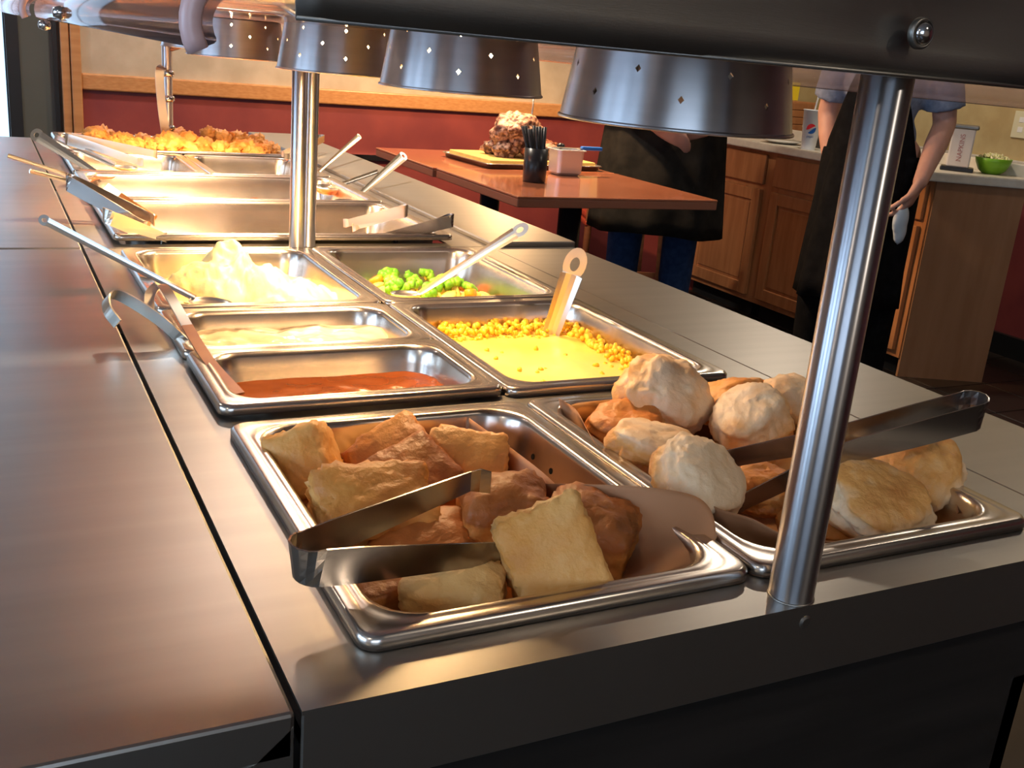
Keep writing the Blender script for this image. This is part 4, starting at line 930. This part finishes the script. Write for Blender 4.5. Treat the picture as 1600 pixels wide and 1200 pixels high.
bm = bmesh.new(); pts = [(3.225, 2.585), (3.60, 2.41), (3.66, 2.40), (3.69, 2.43), (3.70, 2.5), (3.70, 4.17), (3.225, 4.17)]
prism(bm, pts, CT-.036, CT); bmesh.ops.bevel(bm, geom=list(bm.edges), offset=.004, segments=2, affect='EDGES'); P(from_bm('slab', bm, M['ctop']), t)
P(boxobj('backsplash', M['ctop'], (3.68, 2.5, CT-.001, 3.70, 4.17, CT+.05), bev=.003), t)
# things on the worktop
def onX(u, v, X): p = U(u, v, X, 0); p.z = CT; return p
cp = onX(1262, 234, 3.285)
t = tag(empty('paper_cup', cp), 'tall white paper cup with round red and blue emblem and straw on the worktop', 'cup')
cr0, cr1, chh = .032, .046, .175
bm = bmesh.new(); lathe(bm, [(0, .002), (cr0-.002, .002), (cr0, 0), (cr0, .003), (cr1, chh), (cr1+.0025, chh), (cr1+.0025, chh+.004), (cr1-.001, chh+.004), (.0001, chh+.002)], 40); bmesh.ops.remove_doubles(bm, verts=bm.verts, dist=1e-6); from_bm('cup_body', bm, M['paper_cup'], t, smooth=True)
bm = bmesh.new(); tube(bm, [(.0, 0, chh-.02), (.012, -.006, chh+.11)], .004, 8); from_bm('straw', bm, M['white'], t, smooth=True)
face = math.atan2(CAM.y-cp.y, CAM.x-cp.x)
def on_cup(px, pz, off=.0006):
    r = cr0+(cr1-cr0)*pz/chh+off; a = face + px/r; return Vector((r*math.cos(a), r*math.sin(a), pz))
def decal(name, m, f_lo, f_hi, x0, x1, zc, n=20):
    bm = bmesh.new(); cols = []
    for i in range(n+1):
        x = x0+(x1-x0)*i/n; lo, hi = f_lo(x), f_hi(x); hi = max(hi, lo+1e-5)
        cols.append([bm.verts.new(on_cup(x, zc+lo+(hi-lo)*k/4)) for k in range(5)])
    for i in range(n):
        for k in range(4): bm.faces.new((cols[i][k], cols[i+1][k], cols[i+1][k+1], cols[i][k+1]))
    return from_bm(name, bm, m, t)
rr = .0225; circ = lambda x: math.sqrt(max(0, rr*rr-x*x)); zc = .095
decal('emblem', M['red'], lambda x: min(circ(x)-.0001, .004+.30*x+.004*math.sin(x/rr*2.2)), circ, -rr, rr*.93, zc)['label'] = 'red upper half of round emblem'
decal('emblem', M['logo_blue'], lambda x: -circ(x), lambda x: max(-circ(x)+.0001, min(-.0075+.55*x+.004*math.sin(x/rr*2), circ(x))), -rr*.75, rr, zc)['label'] = 'blue lower part of round emblem'
me = text_mesh('pepsi', .015)
for v in me.vertices: v.co = on_cup(v.co.x, .056+v.co.y)
link('lettering', me, M['logo_blue'], t)
# black appliance, plate, box shelf behind cup
o = tag(empty('dinner_plate', onX(1222, 221, 3.36)), 'white plate on the worktop left of the paper cup', 'plate'); bm = bmesh.new(); lathe(bm, [(.0001, .002), (.06, .002), (.10, .014), (.102, .016), (.06, .006), (.0001, .005)], 36); from_bm('plate_body', bm, M['white'], o, smooth=True)
ap = V((3.50, 3.42, CT)); t = tag(empty('coffee_warmer', ap), 'low black appliance with pale top behind the paper cup', 'appliance')
bm = bmesh.new(); box(bm, -.07, -.16, 0, .07, .16, .085, bev=.008); from_bm('housing', bm, M['stainless_dark'], t); bm = bmesh.new(); box(bm, -.075, -.165, .085, .075, .165, .10, bev=.004); from_bm('top_tray', bm, M['ctop'], t)
bm = bmesh.new(); lathe(bm, [(.012, 0), (.012, .012), (.009, .014)], 16, cap1=True); from_bm('knob', bm, M['chrome'], t, loc=(-.07, .05, .045), rot=(0, R(-90), 0), smooth=True)
t = tag(empty('wall_cupboard', (3.56, YB-.13, -.01)), 'brown wooden cupboard on the wall behind the paper cup', 'cupboard')
bm = bmesh.new(); box(bm, -.30, -.09, .0, .30, .10, .20, bev=.006); from_bm('carcass', bm, M['cab'], t)
for i in range(5): bm = bmesh.new(); box(bm, -.29, -.097, .010+i*.037, .29, -.0905, .044+i*.037, bev=.002); from_bm('front_slat', bm, M['cab'], t)
t = tag(empty('paper_sign', (3.56, YB-.13, .215)), 'bright yellow paper sign above the brown cupboard', 'sign')
bm = bmesh.new(); box(bm, -.24, -.002, -.022, .24, .0, .07); from_bm('card', bm, M['yellow'], t)
me = text_mesh('SAUCES', .04); o = link('lettering', me, M['dark'], t, loc=(.07, -.003, -.005), rot=(R(90), 0, 0))
# napkin holder
np_ = U(1482, 256, CT); np_ = onX(1484, 250, 3.42)
npos = U(1484, 256, CT)
npos = V((3.475, 2.67, CT))
t = tag(empty('napkin_dispenser', npos, (0, 0, R(-50))), 'grey napkin dispenser with vertical red lettering on black base', 'napkin dispenser')
bm = bmesh.new(); box(bm, -.065, -.05, 0, .065, .05, .018, bev=.005); from_bm('base', bm, M['black'], t)
bm = bmesh.new(); box(bm, -.045, -.042, .018, .045, .042, .175, bev=.006); from_bm('housing', bm, M['dispenser'], t)
bm = bmesh.new(); box(bm, -.055, -.046, .17, .055, .046, .188, bev=.006); from_bm('lid', bm, M['plate'], t)
me = text_mesh('NAPKINS', .027); link('lettering', me, M['grey_print'], t, loc=(.008, -.0425, .096), rot=(R(90), R(-90), 0))
gp = V((3.60, 2.60, CT))
t = tag(empty('mixing_bowl', gp), 'lime green bowl of pale slaw at the near end of the worktop', 'bowl')
bm = bmesh.new(); lathe(bm, [(.0001, .0), (.045, .0), (.07, .02), (.09, .06), (.095, .085), (.093, .086), (.087, .06), (.066, .022), (.0001, .006)], 36); from_bm('bowl_body', bm, M['green'], t, smooth=True); t.scale = (.76,)*3
bm = bmesh.new(); sr = random.Random(8)
for i in range(160):
    a, q = sr.random()*6.28, .085*math.sqrt(sr.random()); g = bmesh.ops.create_icosphere(bm, subdivisions=1, radius=.009)['verts']
    for v in g: v.co = v.co*sr.uniform(.5, 1.1)+V((q*math.cos(a), q*math.sin(a), .078+.035*(1-(q/.09)**2)*sr.random()))
o = from_bm('salad', bm, M['salad'], loc=gp, smooth=True); o.scale = (.76,)*3; tag(o, 'heap of pale yellow slaw in the lime green bowl', 'salad', kind='stuff')
t = tag(empty('wall_outlet', (XR-.0215, 2.93, .19)), 'pale square outlet plate on the yellow wall', 'outlet')
bm = bmesh.new(); box(bm, -.006, -.045, -.06, 0, .045, .06, bev=.002); from_bm('cover_plate', bm, M['outlet'], t)
for z in (-.022, .022): bm = bmesh.new(); box(bm, -.0075, -.014, z-.012, -.0055, .014, z+.012, bev=.001); from_bm('socket', bm, M['white'], t)

# ------------------------------------------------------------------ people
def capsule_chain(bm, pts, rads, n=14, flat=1.0):
    tube(bm, pts, rads, n)
    for p, r in ((pts[0], rads[0]), (pts[-1], rads[-1])):
        g = bmesh.ops.create_icosphere(bm, subdivisions=2, radius=r)['verts']
        for v in g: v.co += Vector(p)
def ball(bm, c, r):
    g = bmesh.ops.create_icosphere(bm, subdivisions=3, radius=1)['verts']; r = Vector(r) if not isinstance(r, (int, float)) else Vector((r, r, r))
    for v in g: v.co = Vector((v.co.x*r.x, v.co.y*r.y, v.co.z*r.z)) + Vector(c)
def remeshed(name, bm, m, parent, voxel=.012, smooth=4):
    o = from_bm(name, bm, m, normals=False)
    md = o.modifiers.new('r', 'REMESH'); md.mode = 'VOXEL'; md.voxel_size = voxel; md.use_smooth_shade = True
    s = o.modifiers.new('s', 'SMOOTH'); s.iterations = smooth; s.factor = .5
    dg = bpy.context.evaluated_depsgraph_get(); me = bpy.data.meshes.new_from_object(o.evaluated_get(dg)); bpy.data.objects.remove(o)
    me.name = name; me.materials.clear(); me.materials.append(m)
    for p in me.polygons: p.use_smooth = True
    q = bpy.data.objects.new(name, me); COL.objects.link(q); q.parent = parent; return q
def hand(bm, wrist, direc, palmn, side, s=1., curl=.5):
    """palm, four unequal fingers and a thumb; direc = pointing, palmn = palm normal, side = towards the thumb"""
    d = direc.normalized(); nrm = palmn.normalized(); sd = side.normalized()
    for k in (-1, -.33, .33, 1): capsule_chain(bm, [wrist+sd*k*.018*s, wrist+d*.045*s+sd*k*.026*s, wrist+d*.085*s+sd*k*.028*s], [.018*s, .016*s, .014*s], 10)
    for k, ln in ((1, .070), (.35, .078), (-.33, .072), (-1, .056)):
        b = wrist+d*.085*s+sd*k*.028*s; q = [b]; dd = d.copy(); 
        for j in range(3):
            dd = (dd + nrm*curl*(.6 if j else .35)).normalized(); q.append(q[-1]+dd*ln*s*(.45, .32, .25)[j])
        capsule_chain(bm, q, [.0105*s, .0098*s, .009*s, .0078*s], 10)
    b = wrist+d*.025*s+sd*.028*s; q = [b, b+(sd*.7+d*.7)*.035*s, b+(sd*.6+d*.9+nrm*.3)*.062*s, b+(sd*.35+d*1.0+nrm*.5)*.082*s]; capsule_chain(bm, q, [.014*s, .012*s, .0105*s, .009*s], 10)
def person(label, base, yaw, handsL, handsR, top_m, leg_m, apron_m, apron, hair_m, wide=1.0, grp=None, cloth=False, stance=.10, face=0.):
    """standing figure built in its own frame: facing -Y, x to its left, base on the floor"""
    t = tag(empty('person', base, (0, 0, yaw)), label, 'person')
    sh = 1.42; hip = .93; x = .19*wide
    def arm_pts(s, elbow, wrist): return [V((s*x, 0, sh)), V(elbow), V(wrist)]
    b = bmesh.new()
    ball(b, (0, .0, 1.60), (.078, .095, .115)); ball(b, (0, -.03, 1.555), (.058, .07, .065)); capsule_chain(b, [V((0, .01, 1.38)), V((0, 0, 1.52))], [.062, .055])
    ball(b, (0, -.100, 1.585), (.012, .018, .020)); ball(b, (0, -.088, 1.615), (.05, .018, .012)); ball(b, (0, -.088, 1.545), (.024, .014, .010))
    for s in (-1, 1): ball(b, (s*.078, .005, 1.59), (.012, .02, .032))
    ball(b, (0, 0, 1.20), (.155*wide, .10*wide, .24)); ball(b, (0, 0, .98), (.155*wide, .11*wide, .13)); capsule_chain(b, [V((-x*.85, 0, sh-.02)), V((x*.85, 0, sh-.02))], [.06, .06])
    for s, (el, wr, hd, pn, sdv) in ((1, handsL), (-1, handsR)):
        capsule_chain(b, [V((s*x, 0, sh-.01)), V(el)], [.055, .042]); capsule_chain(b, [V(el), V(el).lerp(V(wr), .35), V(wr)], [.041, .042, .026])
        hand(b, V(wr), V(hd), V(pn), V(sdv), 1.0, 1.1)
        capsule_chain(b, [V((s*.09, 0, hip)), V((s*stance, -.015, .50)), V((s*stance, .015, .09))], [.085, .057, .040]); capsule_chain(b, [V((s*stance, .02, .05)), V((s*(stance+.02), -.14, .035))], [.04, .03])
    remeshed('body', b, M['skin'], t, .008, 2)
    for s in (-1, 1):
        bm = bmesh.new(); ball(bm, (s*.030, -.086, 1.607), (.012, .009, .007)); e_ = from_bm('eye', bm, M['white'], t, smooth=True)
        bm = bmesh.new(); ball(bm, (s*.030, -.0945, 1.607), (.0052, .002, .0052)); from_bm('iris', bm, M['hair'], e_, smooth=True)
        bm = bmesh.new(); ribbon(bm, [V((s*.016, -.094, 1.624)), V((s*.032, -.096, 1.628)), V((s*.046, -.086, 1.623))], V((0, 0, 1)), .0028, .004); from_bm('eyebrow', bm, hair_m, t)
    bm = bmesh.new(); ball(bm, (0, -.100, 1.548), (.022, .006, .006)); from_bm('mouth', bm, M['lips'], t, smooth=True)
    b = bmesh.new(); ball(b, (0, .022, 1.645), (.088, .100, .092)); ball(b, (0, .055, 1.59), (.084, .07, .10)); remeshed('hair', b, hair_m, t, .012, 2)
    # shirt with short sleeves
    b = bmesh.new(); ball(b, (0, 0, 1.20), (.175*wide, .125*wide, .25)); ball(b, (0, 0, .99), (.175*wide, .13*wide, .13)); capsule_chain(b, [V((-x*.92, 0, sh-.02)), V((x*.92, 0, sh-.02))], [.068, .068])
    for s, h_ in ((1, handsL), (-1, handsR)):
        el = V(h_[0]); a = V((s*x, 0, sh-.01)); tube(b, [a, a.lerp(el, .5), a.lerp(el, .84)], [.066, .070, .074], 16); ball(b, a, .068)
    remeshed('shirt', b, top_m, t, .011, 3)
    b = bmesh.new(); ball(b, (0, 0, hip), (.172*wide, .128*wide, .12))
    for s in (-1, 1): tube(b, [V((s*.09, 0, hip)), V((s*stance, -.015, .50)), V((s*stance, .015, .06))], [.105, .078, .066], 16)
    remeshed('trousers', b, leg_m, t, .012, 3)
    for s in (-1, 1):
        b = bmesh.new(); capsule_chain(b, [V((s*stance, .03, .05)), V((s*(stance+.012), -.08, .045)), V((s*(stance+.02), -.15, .035))], [.048, .045, .036]); ball(b, (s*(stance+.01), -.05, .014), (.05, .14, .014)); remeshed('shoe', b, M['shoe'], t, .009, 2)
    # apron: a draped sheet wrapping the front
    z1, z0, flare, bib = apron
    rows = []
    for j in range(15):
        z = z1+(z0-z1)*j/14; k = (z1-z)/(z1-z0); row = []
        half = bib+(1.35-bib)*min(1, k*2.4)
        for i in range(25):
            a = (i/24*2-1)*half; rx = (.19+.05*k*flare)*wide; ry = (.145+.075*k*flare)*wide
            fold = .012*k*math.sin(a*9+j*.15)
            row.append(V(((rx+fold)*math.sin(a), -(ry+fold)*math.cos(a), z+.01*math.cos(a*3)*k)))
        rows.append(row)
    bm = bmesh.new(); vs = [[bm.verts.new(p) for p in r_] for r_ in rows]
    for j in range(14):
        for i in range(24): bm.faces.new((vs[j][i], vs[j][i+1], vs[j+1][i+1], vs[j+1][i]))
    ap_ = from_bm('apron', bm, apron_m, t, smooth=True); ap_.modifiers.new('thickness', 'SOLIDIFY').thickness = .004
    bm = bmesh.new()
    for s in (-1, 1): tube(bm, [V((s*.12, -.12, z1-.01)), V((s*.085, -.07, 1.45)), V((s*.05, .05, 1.47))], .010, 8)
    from_bm('apron_strap', bm, apron_m, t, smooth=True)
    return t
# person in dark clothes, hands clasped, behind the carving table; faces the camera
yw = math.atan2(2.48-CAM.x, -(3.30-CAM.y))       # local -Y towards the camera
def facing(p): return math.atan2(p.x-CAM.x, -(p.y-CAM.y)) + math.pi
p1 = V((2.46, 3.34, FZ)); yaw1 = math.atan2(-(CAM.x-p1.x), (CAM.y-p1.y)) ; yaw1 = math.atan2(CAM.y-p1.y, CAM.x-p1.x)+math.pi/2
person('person in dark top and jeans with hands clasped at the waist behind the table', p1, yaw1,
       ((.31, -.02, 1.08), (.16, -.27, .955), (-1, -.25, -.25), (-.2, .8, -.6), (0, -.4, .6)),
       ((-.33, -.08, 1.07), (-.03, -.31, .945), (1, -.2, -.40), (.2, .8, -.6), (0, -.4, .6)),
       M['dark_grey_cloth'], M['jeans'], M['dark_grey_cloth'], (1.30, .50, 1.0, .6), M['hair'], 1.22, stance=.12)
# person in grey t-shirt and long black apron in front of the cabinets
p2 = V((2.868, 2.547, FZ)); yaw2 = math.atan2(CAM.y-p2.y, CAM.x-p2.x)+math.pi/2 - R(15)
person('person in heather grey t-shirt and long black apron standing at the cabinets', p2, yaw2,
       ((.215, .08, 1.06), (.225, -.17, .86), (-.25, -.3, -.9), (-.8, 0, 0), (0, -1, 0)),
       ((-.225, .08, 1.06), (-.15, .02, .82), (.2, .1, -1), (.8, 0, 0), (0, -1, 0)),
       M['grey_cloth'], M['black_cloth'], M['black_cloth'], (1.30, .38, 1.25, .35), M['hair'], .82, stance=.12)
b = bmesh.new(); ball(b, (0, 0, -.03), (.035, .02, .06)); ball(b, (.008, .0, -.07), (.028, .018, .05))
o = remeshed('folded_cloth', b, M['glove'], None, .008, 3)
mw = Matrix.Rotation(yaw2, 3, 'Z') @ V((.195, -.215, .755)); o.location = p2+mw
tag(o, 'pale cloth held in the hand of the aproned person', 'cloth')

# ------------------------------------------------------------------ hanging lamps
def pendant(loc, sc, glass, label, tip=True):
    t = tag(empty('pendant_lamp', loc), label, 'pendant lamp')
    bm = bmesh.new(); lathe(bm, [(.10*sc, -.12*sc), (.11*sc, -.06*sc), (.09*sc, .02*sc), (.05*sc, .10*sc), (.02*sc, .13*sc)], 28, cap0=not tip); o = from_bm('glass_shade', bm, glass, t, smooth=True)
    bm = bmesh.new(); tube(bm, [(0, 0, .12*sc), (0, 0, CZ-loc[2])], .004, 8); from_bm('cord', bm, M['black'], t); return t
pendant((.13, 3.0, 1.00), 1.0, M['amber'], 'amber glass pendant lamp hanging beyond the far serving table')
t = tag(empty('carving_lamp', (1.72, 3.30, .78)), 'steel carving lamp hanging over the roast', 'heat lamp')
bm = bmesh.new(); lathe(bm, [(.10, 0), (.085, .06), (.05, .12), (.015, .16)], 32); o = from_bm('lamp_shade', bm, M['shade'], t, smooth=True); o.modifiers.new('thickness', 'SOLIDIFY').thickness = .0015
bm = bmesh.new(); ball(bm, (0, 0, .05), .035); from_bm('bulb', bm, M['bulb'], t, smooth=True)
bm = bmesh.new(); tube(bm, [(0, 0, .15), (0, 0, CZ-.78)], .006, 8); from_bm('cord', bm, M['black'], t)
lamp_spot('carving_lamp_light', (1.72, 3.30, .775), 120, (1, .60, .28), 155, .03)
bpy.context.view_layer.update()
for nm, stem in (('fried_chicken', 'craggy golden piece of fried chicken in the farthest pan'), ('broccoli_floret', 'green broccoli floret in the mixed vegetable pan'), ('meat_chunk', 'dark meat chunk at the foot of the roast'), ('carrot_slice', 'orange carrot slice in the vegetable pan'), ('drinking_straw', 'black straw in the black tumbler'), ('squash_piece', 'pale yellow squash piece in the vegetable pan')):
    order_labels([o for o in COL.objects if o.parent is None and o.name.split('.')[0] == nm], stem)
